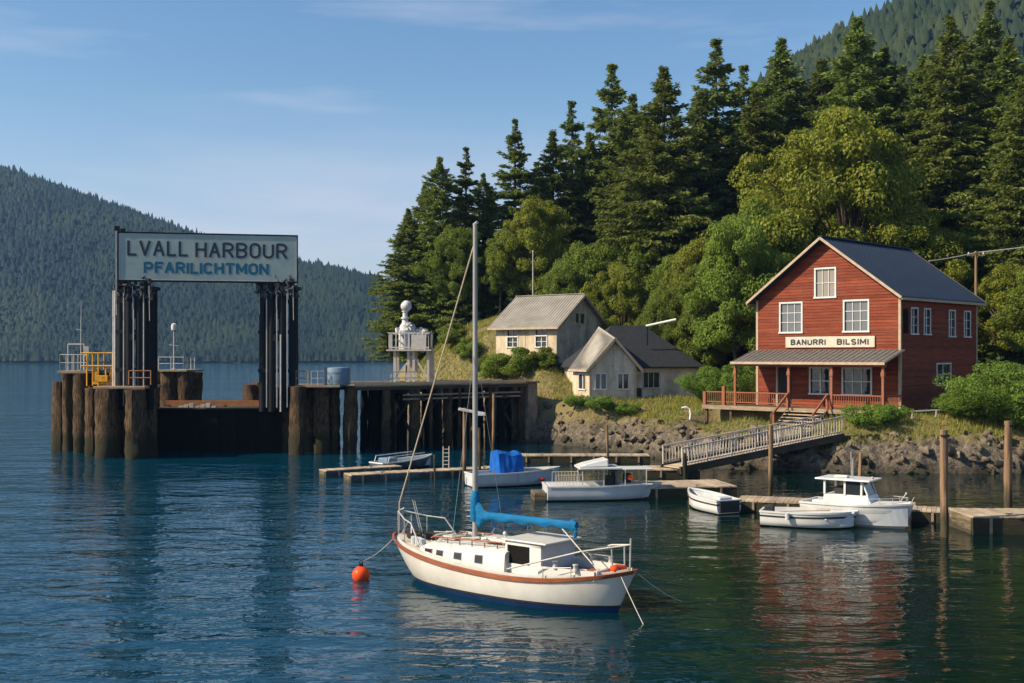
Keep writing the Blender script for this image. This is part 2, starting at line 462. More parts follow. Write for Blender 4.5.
MAT['leafyellow'] = leaf_mat('yellow green leaves', (0.28,0.29,0.026), (0.15,0.18,0.02), trans=0.42, objvar=0.25)
MAT['leafbright'] = leaf_mat('bright shrub leaves', (0.21,0.31,0.04), (0.11,0.19,0.028), trans=0.42, objvar=0.25)
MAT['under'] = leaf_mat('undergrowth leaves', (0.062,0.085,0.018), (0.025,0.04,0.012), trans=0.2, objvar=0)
MAT['grass'] = leaf_mat('bank grass blades', (0.36,0.28,0.065), (0.16,0.23,0.03), trans=0.35, objvar=0)
MAT['farforest'] = leaf_mat('far forest', (0.012,0.026,0.017), (0.007,0.017,0.012), trans=0.0, objvar=0, patch=(0.026,0.04,0.018))
MAT['ridgeforest'] = leaf_mat('ridge forest', (0.034,0.052,0.018), (0.02,0.034,0.013), trans=0.0, objvar=0, patch=(0.055,0.07,0.02), pscale=0.03)

# ------------------------------------------------------------------ water
def water():
    m, nt, b = new_mat('sea water')
    L = nt.links.new
    b.inputs['Base Color'].default_value = (0.0008, 0.016, 0.026, 1)
    b.inputs['Roughness'].default_value = 0.035
    b.inputs['IOR'].default_value = 1.333
    b.inputs['Specular IOR Level'].default_value = 0.5
    t = N(nt, 'ShaderNodeTexCoord')
    def nz(scale, sx, sy, det, rot=0.0):
        mp = N(nt, 'ShaderNodeMapping', Scale=(sx, sy, 1.0)); mp.inputs['Rotation'].default_value = (0, 0, rot)
        L(t.outputs['Object'], mp.inputs['Vector'])
        n = N(nt, 'ShaderNodeTexNoise', Scale=scale, Detail=det, Roughness=0.55, Distortion=0.4)
        L(mp.outputs['Vector'], n.inputs['Vector'])
        return n.outputs['Fac']
    big = nz(0.32, 0.55, 1.0, 2.0, 0.15)
    mid = nz(1.15, 0.5, 1.0, 3.0, -0.1)
    small = nz(4.2, 0.6, 1.0, 2.0, 0.25)
    patch = nz(0.035, 0.35, 1.0, 3.0, 0.1)
    def mul(a, k):
        q = N(nt, 'ShaderNodeMath', operation='MULTIPLY'); L(a, q.inputs[0])
        if isinstance(k, float): q.inputs[1].default_value = k
        else: L(k, q.inputs[1])
        return q.outputs[0]
    def add(a, c):
        q = N(nt, 'ShaderNodeMath', operation='ADD'); L(a, q.inputs[0]); L(c, q.inputs[1]); return q.outputs[0]
    pr = N(nt, 'ShaderNodeMapRange'); pr.inputs['From Min'].default_value = 0.36; pr.inputs['From Max'].default_value = 0.62; pr.inputs['To Min'].default_value = 0.55; pr.inputs['To Max'].default_value = 1.0
    L(patch, pr.inputs['Value'])
    # open water to the west is rougher than the lee of the wooded shore
    sx = N(nt, 'ShaderNodeSeparateXYZ'); L(t.outputs['Object'], sx.inputs['Vector'])
    lee = N(nt, 'ShaderNodeMapRange'); lee.interpolation_type = 'SMOOTHSTEP'
    for k_, v_ in (('From Min',-14.0),('From Max',9.0),('To Min',1.12),('To Max',0.42)): lee.inputs[k_].default_value = v_
    L(sx.outputs['X'], lee.inputs['Value'])
    far = N(nt, 'ShaderNodeMapRange')
    for k_, v_ in (('From Min',70.0),('From Max',200.0),('To Min',1.0),('To Max',2.4)): far.inputs[k_].default_value = v_
    L(sx.outputs['Y'], far.inputs['Value'])
    h = add(add(mul(big, 0.26), mul(mid, 0.135)), mul(small, 0.02))
    h = mul(mul(mul(h, pr.outputs['Result']), lee.outputs['Result']), far.outputs['Result'])
    body = N(nt, 'ShaderNodeMixRGB', Color1=(0.0003,0.034,0.062,1), Color2=(0.0008,0.011,0.009,1))  # sky reflection blue to the west, tree reflection green east, put into colour
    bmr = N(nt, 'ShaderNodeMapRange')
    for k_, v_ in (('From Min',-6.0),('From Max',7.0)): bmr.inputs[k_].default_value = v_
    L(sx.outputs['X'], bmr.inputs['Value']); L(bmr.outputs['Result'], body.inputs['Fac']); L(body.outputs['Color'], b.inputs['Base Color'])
    bn = N(nt, 'ShaderNodeBump', Strength=1.0, Distance=1.0)
    L(h, bn.inputs['Height']); L(bn.outputs['Normal'], b.inputs['Normal'])
    me = bpy.data.meshes.new('sea')
    me.from_pydata([(-2600,-200,0),(2600,-200,0),(2600,2600,0),(-2600,2600,0)], [], [(0,1,2,3)])
    me.materials.append(m)
    o = link_mesh('sea', me); tag(o, 'dark rippled blue green harbour water', None, None, 'structure')
water()

# ------------------------------------------------------------------ near land
SHORE = [(260,58),(80,65),(45,67.3),(30.4,67.5),(24,67.2),(20,67.8),(15,69.3),(11.6,70.8),(9.7,76.5),(8.3,81),(6.7,85),(3.2,90),(-0.6,93.6),(-5.5,102),(-11.3,108.5),(-14.0,118),(-18.5,150),(-16,190),(10,260),(60,420),(120,900),(1200,900),(1200,58)]
SP = np.array(SHORE, float)
def shore_d(x, y):
    x = np.asarray(x, float); y = np.asarray(y, float)
    best = np.full(x.shape, 1e9); ins = np.zeros(x.shape, bool)
    n = len(SP)
    for i in range(n):
        a = SP[i]; c = SP[(i+1) % n]
        e = c-a
        if i < n-3:
            t = np.clip(((x-a[0])*e[0]+(y-a[1])*e[1])/(e@e), 0, 1)
            best = np.minimum(best, np.hypot(x-a[0]-t*e[0], y-a[1]-t*e[1]))
        cond = ((a[1] > y) != (c[1] > y))
        xi = a[0]+(y-a[1])/(c[1]-a[1]+1e-12)*(c[0]-a[0])
        ins ^= cond & (x < xi)
    return np.where(ins, best, -best)
def height(x, y, rough=True):
    x = np.asarray(x, float); y = np.asarray(y, float)
    d = shore_d(x, y)
    if rough:
        d = d + 1.5*fbm(x*0.45, y*0.45, 5, 3)
    base = np.interp(d, [-20,-2,0,0.5,1.7,3,5,9,22], [-4,-1.2,-0.25,0.7,1.4,2.1,2.8,3.2,3.5])
    k = np.clip((8-x)/8, 0, 1)                       # the west side climbs at once
    west = np.interp(d, [0,2,5,8,14,20,40], [0,0.5,3.6,6.2,8.2,9.5,11.5])
    up = np.interp(d, [18,32,60,110,250], [0,2.0,9,22,42])
    h = base + k*west + up*(1-0.45*k)
    if rough:
        rocky = np.interp(d, [-1,0.2,2.0,3.2], [0.3,1,1,0])
        tx = x*0.8+y*0.35; ty = y*0.8-x*0.35
        ridged = lambda a, b, sd: 0.5-np.abs(2*vnoise(a, b, sd)-1)
        h = h + rocky*(0.75*ridged(tx*0.55, ty*0.9, 61) + 0.55*ridged(tx*1.2, ty*2.2, 62) + 0.32*ridged(tx*2.6, ty*4.0, 63) + 0.6*fbm(x*0.9, y*0.9, 11, 5))
    # level ground the cottage stands on
    ca_, sa_ = 0.968, 0.25
    cu = (x-6.2)*ca_+(y-90.3)*sa_; cv = -(x-6.2)*sa_+(y-90.3)*ca_
    od = np.hypot(np.maximum(np.maximum(-0.3-cu, cu-10), 0), np.maximum(np.maximum(-0.4-cv, cv-9), 0))
    mk = np.clip(1-od/3.0, 0, 1); mk = mk*mk*(3-2*mk)*np.clip((d+0.8)/1.2, 0, 1)
    h = np.maximum(h, h*(1-mk)+3.45*mk)
    # hollow under the porch deck
    u = (x-25.6)*0.7071-(y-75)*0.7071; v = (x-25.6)*0.7071+(y-75)*0.7071
    sm = lambda t: np.clip(t,0,1)**2*(3-2*np.clip(t,0,1))
    h = h - 1.25*sm((u+15)/2)*sm((-2.2-u)/2.0)*sm((v+8)/2.5)*sm((-0.2-v)/1.5)
    if rough:
        h = h + np.clip(d/6, 0, 1)*0.5*fbm(x*0.3, y*0.3, 8, 4)
    return h
def gz(x, y):
    return float(height(np.array([x]), np.array([y]))[0])

def terrain():
    xs = np.concatenate([np.arange(-26, 40, 0.2), np.arange(40, 48, 0.5), np.arange(48, 420, 6.0)])
    ys = np.concatenate([np.arange(64, 118, 0.22), np.arange(118, 520, 6.0)])
    X, Y = np.meshgrid(xs, ys)
    Z = height(X.ravel(), Y.ravel())
    V = np.stack([X.ravel(), Y.ravel(), Z], 1)
    nx, ny = len(xs), len(ys)
    i, j = np.meshgrid(np.arange(nx-1), np.arange(ny-1))
    q = (j*nx+i).ravel()
    Fc = np.stack([q, q+1, q+nx+1, q+nx], 1)
    m, nt, b = new_mat('shore ground')
    L = nt.links.new
    g = N(nt, 'ShaderNodeNewGeometry'); sx = N(nt, 'ShaderNodeSeparateXYZ'); L(g.outputs['Position'], sx.inputs['Vector'])
    n1 = N(nt, 'ShaderNodeTexNoise', Scale=0.5, Detail=7.0, Roughness=0.65); L(g.outputs['Position'], n1.inputs['Vector'])
    n2 = N(nt, 'ShaderNodeTexNoise', Scale=3.0, Detail=6.0, Roughness=0.7); L(g.outputs['Position'], n2.inputs['Vector'])
    vo = N(nt, 'ShaderNodeTexVoronoi', Scale=1.1); L(g.outputs['Position'], vo.inputs['Vector'])
    rock = N(nt, 'ShaderNodeMixRGB', Color1=(0.27,0.21,0.145,1), Color2=(0.028,0.024,0.019,1)); rr_ = N(nt, 'ShaderNodeMapRange'); rr_.inputs['From Min'].default_value = 0.36; rr_.inputs['From Max'].default_value = 0.66; L(n2.outputs['Fac'], rr_.inputs['Value']); L(rr_.outputs['Result'], rock.inputs['Fac'])
    soil = N(nt, 'ShaderNodeMixRGB', Color1=(0.33,0.24,0.10,1), Color2=(0.15,0.14,0.045,1)); L(n1.outputs['Fac'], soil.inputs['Fac'])
    ad = N(nt, 'ShaderNodeMath', operation='MULTIPLY_ADD'); L(n1.outputs['Fac'], ad.inputs[0]); ad.inputs[1].default_value = 2.0; L(sx.outputs['Z'], ad.inputs[2])
    r = N(nt, 'ShaderNodeMapRange'); r.inputs['From Min'].default_value = 2.5; r.inputs['From Max'].default_value = 3.1; L(ad.outputs[0], r.inputs['Value'])
    mixs = N(nt, 'ShaderNodeMixRGB'); L(r.outputs['Result'], mixs.inputs['Fac']); L(rock.outputs['Color'], mixs.inputs['Color1']); L(soil.outputs['Color'], mixs.inputs['Color2'])
    rw = N(nt, 'ShaderNodeMapRange'); rw.inputs['From Min'].default_value = 0.15; rw.inputs['From Max'].default_value = 0.7; rw.inputs['To Min'].default_value = 0.75; rw.inputs['To Max'].default_value = 0; L(sx.outputs['Z'], rw.inputs['Value'])
    wet = N(nt, 'ShaderNodeMixRGB', Color2=(0.045,0.038,0.026,1)); L(rw.outputs['Result'], wet.inputs['Fac']); L(mixs.outputs['Color'], wet.inputs['Color1'])
    L(wet.outputs['Color'], b.inputs['Base Color'])
    b.inputs['Roughness'].default_value = 0.9
    bn = N(nt, 'ShaderNodeBump', Strength=1.0, Distance=0.4); L(n2.outputs['Fac'], bn.inputs['Height']); L(bn.outputs['Normal'], b.inputs['Normal'])
    o = link_mesh('terrain', np_mesh('terrain', V, Fc, m)); tag(o, 'rocky shore and wooded slope behind it', None, None, 'structure')
terrain()

# ------------------------------------------------------------------ far mountains
rng = np.random.default_rng(4)
def mountain(name, label, prof, y0, y1, x0, x1, fname, flabel, fm, tree_h, spacing, groundm, seed):
    """prof: list of (x, ridge height); rises from y0 to the ridge at y1, falls behind"""
    px = np.array([p[0] for p in prof], float); pz = np.array([p[1] for p in prof], float)
    back = y1 + (y1-y0)*0.7
    def hh(x, y):
        t = np.clip((y-y0)/(y1-y0), 0, 1)
        tb = np.clip((back-y)/(back-y1), 0, 1)
        r = np.interp(x, px, pz)
        s = (1-np.cos(np.pi*np.clip(t,0,1)**0.85))/2*0.6 + t*0.4
        h = r*s*np.where(y > y1, tb**0.6, 1)
        return h + (fbm(x/180, y/180, seed, 4)*0.34*r + fbm(x/45, y/45, seed+3, 3)*0.06*r)*np.clip(t*3,0,1)*(1-t**3) - 2.0*(t <= 0)
    xs = np.linspace(x0, x1, 160); ys = np.linspace(y0-10, back, 70)
    X, Y = np.meshgrid(xs, ys)
    Z = hh(X.ravel(), Y.ravel())
    V = np.stack([X.ravel(), Y.ravel(), Z], 1)
    nx, ny = len(xs), len(ys)
    i, j = np.meshgrid(np.arange(nx-1), np.arange(ny-1)); q = (j*nx+i).ravel()
    o = link_mesh(name, np_mesh(name, V, np.stack([q,q+1,q+nx+1,q+nx],1), groundm)); tag(o, label, None, None, 'structure')
    # the wood that covers it
    gx = np.arange(x0, x1, spacing); gy = np.concatenate([np.arange(y0+2, y1+(back-y1)*0.25, spacing)])
    X, Y = np.meshgrid(gx, gy)
    X = X.ravel()+rng.uniform(-.5,.5,X.size)*spacing*1.2; Y = Y.ravel()+rng.uniform(-.5,.5,Y.size)*spacing*1.2
    Z = hh(X, Y); ok = Z > 0.5
    X, Y, Z = X[ok], Y[ok], Z[ok]
    n = len(X)
    dens = vnoise(X/60, Y/60, seed+9)
    H = tree_h*(0.4+rng.gamma(3.0,0.18,n))*(0.7+0.6*dens); H = np.minimum(H, tree_h*1.8); Rr = np.minimum(H*rng.uniform(0.16,0.42,n), tree_h*0.32)
    K = 5
    Vs = np.zeros((n, 2*K+1, 3))
    rot = rng.uniform(0, 6.28, n)
    for k in range(K):
        a = rot+2*np.pi*k/K
        jr = rng.uniform(0.7,1.3,n)
        Vs[:,k] = np.stack([X+Rr*jr*np.cos(a), Y+Rr*jr*np.sin(a), Z+H*0.1], 1)
        jr = rng.uniform(0.4,1.0,n)
        Vs[:,K+k] = np.stack([X+Rr*jr*np.cos(a+.6), Y+Rr*jr*np.sin(a+.6), Z+H*rng.uniform(0.45,0.62,n)], 1)
    Vs[:,2*K] = np.stack([X+rng.normal(0,.2,n), Y, Z+H], 1)
    tri = []
    for k in range(K):
        k2 = (k+1)%K
        tri += [(k,k2,K+k),(k2,K+k2,K+k),(K+k,K+k2,2*K)]
    tri = np.array(tri)
    Fc = (np.arange(n)[:,None,None]*(2*K+1)+tri[None]).reshape(-1,3)
    me = np_mesh(fname, Vs.reshape(-1,3), Fc, fm, smooth=True)
    c0 = np.stack([X,Y,Z],1)[:,None,:]
    nr = Vs-c0; nr[:,:,2] *= 0.15; nr /= np.linalg.norm(nr,axis=2,keepdims=True)+1e-6
    nr = nr*0.32+np.array([0,-0.45,0.75]); nr /= np.linalg.norm(nr,axis=2,keepdims=True)
    me.normals_split_custom_set_from_vertices(nr.reshape(-1,3).astype(np.float32))
    o = link_mesh(fname, me); tag(o, flabel, None, None, 'stuff')

gm = mat('forest floor', (0.03,0.045,0.022), (0.016,0.026,0.014), rough=1.0, scale=0.02, bump=0)
k13 = 1350/F
mountain('mountain', 'long forested mountain across the water on the left',
    [(-1100,300),(-800,270),((0-512)*k13, 7+(HZ-170)*k13), ((60-512)*k13, 7+(HZ-190)*k13), ((120-512)*k13, 7+(HZ-213)*k13), ((200-512)*k13, 7+(HZ-240)*k13), ((300-512)*k13, 7+(HZ-266)*k13), ((345-512)*k13, 7+(HZ-274)*k13), ((395-512)*k13, 7+(HZ-288)*k13), ((450-512)*k13, 70), (60,45), (200,20)],
    1010, 1350, -1000, 200, 'far_forest', 'conifer wood covering the far mountain', MAT['farforest'], 8.0, 3.1, gm, 21)
k7 = 640/F
mountain('ridge', 'steep forested hill rising behind the harbour trees',
    [((690-512)*k7, 60), ((760-512)*k7, 7+(HZ-88)*k7), ((800-512)*k7, 7+(HZ-58)*k7), ((850-512)*k7, 7+(HZ-34)*k7), ((900-512)*k7, 7+(HZ-10)*k7), ((1024-512)*k7, 7+(HZ+35)*k7), (520,230)],
    420, 640, 60, 480, 'ridge_forest', 'conifer wood on the hill behind the harbour', MAT['ridgeforest'], 8.5, 2.7, gm, 40)

# ------------------------------------------------------------------ trees
def spray_quads(P, D, Ln, W, rg):
    """quads at P pointing along D (unit), length Ln, width W, random roll; slightly kinked"""
    n = len(P)
    up = np.tile(np.array([0,0,0.5]), (n,1)) + rg.normal(0,1.1,(n,3))
    S = np.cross(D, up); S /= np.linalg.norm(S, axis=1)[:,None]+1e-9
    A = P; T = P + D*Ln[:,None]; Mi = P + D*(Ln*0.45)[:,None]
    hw = (W/2)[:,None]
    V = np.stack([A, Mi+S*hw, T, Mi-S*hw], 1)
    V[:,2,2] -= Ln*0.12
    return V.reshape(-1,3), np.arange(4*n).reshape(n,4)

def conifer_mesh(seed, H, Rb, bare=0.1, dens=1.0, layered=0.0, m='conifer', lean=0.0):
    rg = np.random.default_rng(seed)
    nb = int(560*dens)
    P, D, Ls, Ws = [], [], [], []
    for i in range(nb):
        t = (i+rg.uniform(0,1))/nb
        t = t**1.15
        if layered: t = t + layered*0.02*math.sin(t*60)
        t = min(max(t,0),1)
        z = H*(bare+(0.985-bare)*t)
        prof = (1-t)**0.68*(0.88+0.12*math.sin(t*9+seed))
        if t < 0.12: prof *= 0.55+0.45*t/0.12
        L = max(Rb*prof*rg.uniform(0.4,1.28)*min(1,(1-t)*9+.12), 0.16)
        az = rg.uniform(0,2*math.pi)
        dz = -0.28+0.75*t*t+rg.normal(0,0.09)
        d = np.array([math.cos(az), math.sin(az), dz])
        ns = int(20+190*L/Rb)
        f = rg.uniform(0.12,1.0,ns)**0.75
        sag = -0.10*L*np.sin(f*math.pi)*(1-t)
        base = np.outer(f*L, d) + np.array([0,0,z]); base[:,2] += sag
        side = np.array([-math.sin(az), math.cos(az), 0])
        lat = rg.uniform(-1,1,ns)*L*0.30*(1.05-f)
        p = base + np.outer(lat, side) + rg.normal(0,0.08,(ns,3))
        yaw = rg.normal(0,0.55,ns)+np.sign(lat)*0.45
        dd = np.outer(np.cos(yaw), d)+np.outer(np.sin(yaw), side); dd[:,2] += rg.normal(-0.25,0.3,ns)
        dd /= np.linalg.norm(dd,axis=1)[:,None]
        P.append(p); D.append(dd)
        Ls.append(rg.uniform(0.25,0.6,ns)*(0.55+0.45*min(1,L/2))); Ws.append(rg.uniform(0.10,0.21,ns))
    P = np.concatenate(P); D = np.concatenate(D); Ls = np.concatenate(Ls); Ws = np.concatenate(Ws)
    V, Fc = spray_quads(P, D, Ls, Ws, rg)
    crown = np_mesh('crown', V, Fc, MAT[m])
    mb = MB()
    zz = [0,H*.03,H*.3,H*.6,H*.98]; rr = [0.022*H*.75,0.015*H,0.011*H,0.007*H,0.001*H]
    mb.tube([(0,0,-1.0)]+[(0,0,z) for z in zz[1:]], rr, 10)
    for k in range(26):
        t = rg.uniform(0.02,0.75); z = H*(bare*0.7+(0.95-bare)*t); L = Rb*(1-t)*0.75; az = rg.uniform(0,6.28)
        mb.tube([(0,0,z),(L*math.cos(az),L*math.sin(az),z-0.15*L)], [0.07,0.02], 5)
    to = mb.build('trunk', MAT['bark'])
    tm = to.data; bpy.data.objects.remove(to)
    return crown, tm

def broad_mesh(seed, H, Rr, m='leaf', nl=60, leaves=260, leaf=0.3, base=0.15, squash=1.0):
    rg = np.random.default_rng(seed)
    mb = MB()
    th = H*0.42
    mb.tube([(0,0,-0.8),(rg.normal(0,.1),rg.normal(0,.1),th*0.5),(rg.normal(0,.2),rg.normal(0,.2),th)], [0.03*H**0.9,0.022*H**0.9,0.014*H**0.9], 9)
    P, Nn, S = [], [], []
    cz = H*(base+(1-base)*0.5); hz = H*(1-base)*0.5
    lob = [(rg.uniform(0,6.28), rg.uniform(-0.5,0.95), rg.uniform(0.2,0.5)) for _ in range(9)]
    for k in range(nl):
        az = rg.uniform(0,6.28); u = rg.uniform(-0.95,1.0); rad = rg.uniform(0.35,1.0)**0.5
        cr = math.sqrt(max(0,1-u*u))
        sc_ = 0.66
        for la, lu, lw in lob:
            dd = math.cos(az-la)*cr*math.sqrt(1-lu*lu)+u*lu
            if dd > 0.78: sc_ += lw*(dd-0.78)/0.22
        if u < 0: cr = cr**0.6
        c = np.array([Rr*rad*cr*sc_*math.cos(az), Rr*rad*cr*sc_*math.sin(az), cz+hz*u*min(1.0,sc_+0.15)*rad**0.5*0.93])
        cs = rg.uniform(0.09,0.20)*Rr+0.15
        if k % 2 == 0:
            mb.tube([(0,0,th*rg.uniform(0.55,1.0)), (c[0]*.5,c[1]*.5,(c[2]+th)/2-0.2), tuple(c)], [0.012*H**.9,0.007*H**.9,0.012], 5)
        n = int(leaves*rg.uniform(0.7,1.3))
        v = rg.normal(0,1,(n,3)); v /= np.linalg.norm(v,axis=1)[:,None]
        r = rg.uniform(0.25,1,n)**0.4
        p = c + v*(r*cs)[:,None]*np.array([1.15,1.15,0.72])
        P.append(p); Nn.append(v*0.9+np.array([0,0,0.6])+rg.normal(0,0.55,(n,3)))
        S.append(rg.uniform(0.6,1.3,n)*leaf)
    P = np.concatenate(P); Nn = np.concatenate(Nn); S = np.concatenate(S)
    Nn /= np.linalg.norm(Nn,axis=1)[:,None]
    a = np.cross(Nn, rg.normal(0,1,Nn.shape)); a /= np.linalg.norm(a,axis=1)[:,None]+1e-9
    b = np.cross(Nn, a)
    h = (S/2)[:,None]
    V = np.stack([P-a*h, P-b*h*0.62, P+a*h, P+b*h*0.62], 1).reshape(-1,3)
    crown = np_mesh('crown', V, np.arange(len(V)).reshape(-1,4), MAT[m])
    to = mb.build('trunk', MAT['bark']); tm = to.data; bpy.data.objects.remove(to)
    return crown, tm

CON = [conifer_mesh(1, 28, 5.8), conifer_mesh(2, 28, 5.0, layered=1.0), conifer_mesh(3, 28, 6.4, bare=0.14), conifer_mesh(5, 28, 4.2, dens=0.85, layered=1.2, m='fir'), conifer_mesh(8, 28, 5.6, m='fir', bare=0.12), conifer_mesh(21, 28, 6.2, bare=0.06, dens=1.15), conifer_mesh(22, 28, 5.2, m='fir', bare=0.18, layered=0.6)]
BRO = [broad_mesh(11, 12, 5.0, 'leaf', 150, 480, 0.2), broad_mesh(12, 12, 5.0, 'leafyellow', 150, 480, 0.2), broad_mesh(13, 12, 4.4, 'leaf', 140, 480, 0.2), broad_mesh(14, 12, 4.6, 'leafyellow', 140, 480, 0.19)]
SHR = [broad_mesh(19, 3.2, 2.3, 'leafbright', 170, 240, 0.11, base=0.0), broad_mesh(16, 2.2, 1.8, 'leaf', 46, 300, 0.13, base=0.0), broad_mesh(17, 1.3, 1.2, 'leafbright', 26, 260, 0.1, base=0.0)]

def plant(name, meshes, protoH, px, py, Y, wscale, label, cat, group=None, rz=None):
    top = at(px, py, Y)
    g = gz(top.x, Y)
    if g < 0.8: print('LOW', name, px, py, Y, round(g,2))
    s = max((top.z-g)/protoH, 0.05)
    ws = s*wscale
    o = empty(name, (top.x, Y, g), rz if rz is not None else random.uniform(0,6.28), label, cat, group)
    c = link_mesh('crown', meshes[0], o); t = link_mesh('trunk', meshes[1], o)
    for q in (c, t):
        q.scale = (ws, ws, s)
    return o

random.seed(3)
GC = 'conifers on the wooded slope'
conifers = [
 (440,155,124,0,1.0,'pointed green conifer just left of the yacht mast top'),
 (466,146,125,3,1.0,'slim dark conifer directly behind the top of the yacht mast'),
 (409,207,125,2,1.15,'low bushy conifer at the outermost left edge of the wood'),
 (425,182,128,0,1.05,'mid height conifer second from the left edge of the wood'),
 (515,117,127,1,0.95,'tall layered conifer standing alone against the sky right of the yacht mast'),
 (537,160,134,4,1.0,'shorter dark conifer tucked against the right of the lone layered conifer'),
 (572,99,141,3,0.9,'thin spire conifer left of the two tall trees above the grey houses'),
 (612,61,134,1,0.95,'tall open topped conifer above the tin roofed grey house'),
 (590,130,131,0,1.0,'green conifer in front of the thin spire conifer'),
 (664,63,117,2,1.02,'broad sunlit conifer with bare trunk above the dark roofed cottage'),
 (640,120,138,4,1.0,'dark conifer in the gap left of the broad sunlit conifer'),
 (716,36,126,1,1.0,'tall ragged conifer right of the broad sunlit conifer'),
 (744,63,137,3,1.0,'narrow dark conifer between two tall ragged conifers'),
 (781,35,125,0,1.05,'full topped conifer left of the distant hill skyline'),
 (694,140,132,4,1.0,'shaded conifer between broad sunlit conifer and tall ragged conifer'),
 (857,13,118,2,1.0,'huge wide conifer rising above the big yellow green tree'),
 (826,88,135,4,1.05,'dark conifer half hidden left of the huge wide conifer'),
 (902,64,134,3,1.1,'dark conifer in the gap right of the huge wide conifer'),
 (950,14,112,0,1.0,'very tall conifer behind the red house ridge'),
 (990,-2,121,4,0.9,'tallest dark spire conifer cut by the top of the picture'),
 (1022,80,99,2,1.0,'sunlit conifer at the right edge of the picture'),
 (925,120,121,4,1.1,'shaded conifer in front of the very tall conifer behind the red house'),
 (760,130,141,4,1.1,'dim conifer low between full topped conifer and big yellow green tree'),
 (700,88,123,0,1.1,'green conifer close against the left of the tall ragged conifer'),
 (822,56,123,4,1.15,'wide conifer filling the gap right of the full topped conifer'),
 (884,44,120,0,1.1,'green conifer close against the right of the huge wide conifer'),
 (922,52,117,2,1.0,'conifer just left of the very tall conifer behind the red house'),
 (1008,34,111,0,1.1,'green conifer between the tallest spire and the right edge'),
 (632,92,126,0,1.0,'green conifer leaning into the right of the tall open topped conifer'),
 (553,128,129,0,1.0,'green conifer below and left of the thin spire conifer'),
 (483,172,127,0,1.0,'green conifer in the dip left of the lone layered conifer'),
 (655,118,121,2,1.0,'bushy conifer directly left of the broad sunlit conifer'),
 (755,88,121,0,1.15,'green conifer below the narrow dark conifer'),
 (1050,10,118,1,1.0,'conifer mostly outside the right edge, added to block sky light'),  # trees past the right edge are added to darken the red house side
 (1075,120,98,0,1.1,'unseen conifer added beyond the sunlit one to block sky light'),
]
for i_, (px, py, Y, k, ws, lab) in enumerate(conifers):
    if i_ % 2: k = {0:5, 4:6}.get(k, k)
    plant('conifer_tree', CON[k], 28, px, py, Y, ws*1.15, lab, 'conifer', GC)
back = [(460,190,142),(490,185,140),(550,190,148),(600,160,150),(632,165,150),(680,170,150),(710,160,148),(735,150,150),(775,160,150),(800,150,148),(840,160,145),(880,150,145),(915,160,140),(965,150,135),(1005,140,132),(1040,120,130),(655,210,135),(745,210,130),(880,190,122),(970,190,112)]
for i, (px, py, Y) in enumerate(back):
    plant('conifer_tree', CON[(4,3)[i % 2]], 28, px, py, Y, 1.25, 'dark conifer mostly hidden behind the front rows of trees', 'conifer', 'hidden conifers deep in the wood')

GB = 'broadleaf trees below the conifers'
broad = [
 (536,196,121,1,0.62,'big yellow green broadleaf tree behind the tin roofed grey house'),
 (586,238,118,0,0.7,'round green broadleaf tree right above the grey house ridge'),
 (500,228,121,2,0.6,'green broadleaf tree just right of the yacht mast'),
 (455,222,122,0,0.62,'dark green broadleaf tree left of the yacht mast'),
 (428,252,126,2,0.5,'dense broadleaf tree above the white beacon'),
 (640,235,116,2,0.7,'shaded broadleaf tree above the dark roofed cottage'),
 (848,104,101,1,0.8,'largest yellow green broadleaf tree, left behind the red house'),
 (800,170,104,3,0.8,'yellow green broadleaf tree beneath the full topped conifer'),
 (735,212,91,0,0.62,'leafy broadleaf tree reaching the ground left of the red house'),
 (705,262,95,2,0.75,'smaller broadleaf tree right of the dark roofed cottage'),
 (765,195,98,0,0.75,'green broadleaf tree behind the left eave of the red house'),
 (905,192,99,3,0.85,'rounded broadleaf tree behind the red house ridge'),
 (955,225,104,0,0.9,'shaded broadleaf tree behind the right end of the slate roof'),
 (1012,262,93,1,0.85,'yellow green broadleaf tree behind the shrub at the right edge'),
 (675,250,108,2,0.9,'dim broadleaf tree between cottage and leafy trees'),
 (470,246,124,0,0.62,'green broadleaf tree low behind the yacht mast, over the grassy slope'),
 (446,276,124,2,0.5,'low broadleaf tree between beacon and yacht mast'),
 (622,262,109,1,0.6,'light green broadleaf tree touching the ridge of the grey house'),
 (562,258,114,0,0.62,'round broadleaf tree behind the tin roof ridge'),
 (668,282,101,0,0.6,'light broadleaf tree above the right half of the dark cottage roof'),
 (700,225,103,3,0.62,'yellow green broadleaf tree left of the tallest leafy trees'),
 (1050,250,90,0,0.9,'unseen broadleaf tree added at the right to block sky light'),  # added out of view to block sky light from the right
]
for px, py, Y, k, ws, lab in broad:
    plant('broadleaf_tree', BRO[k], 12, px, py, Y, ws, lab, 'tree', GB)

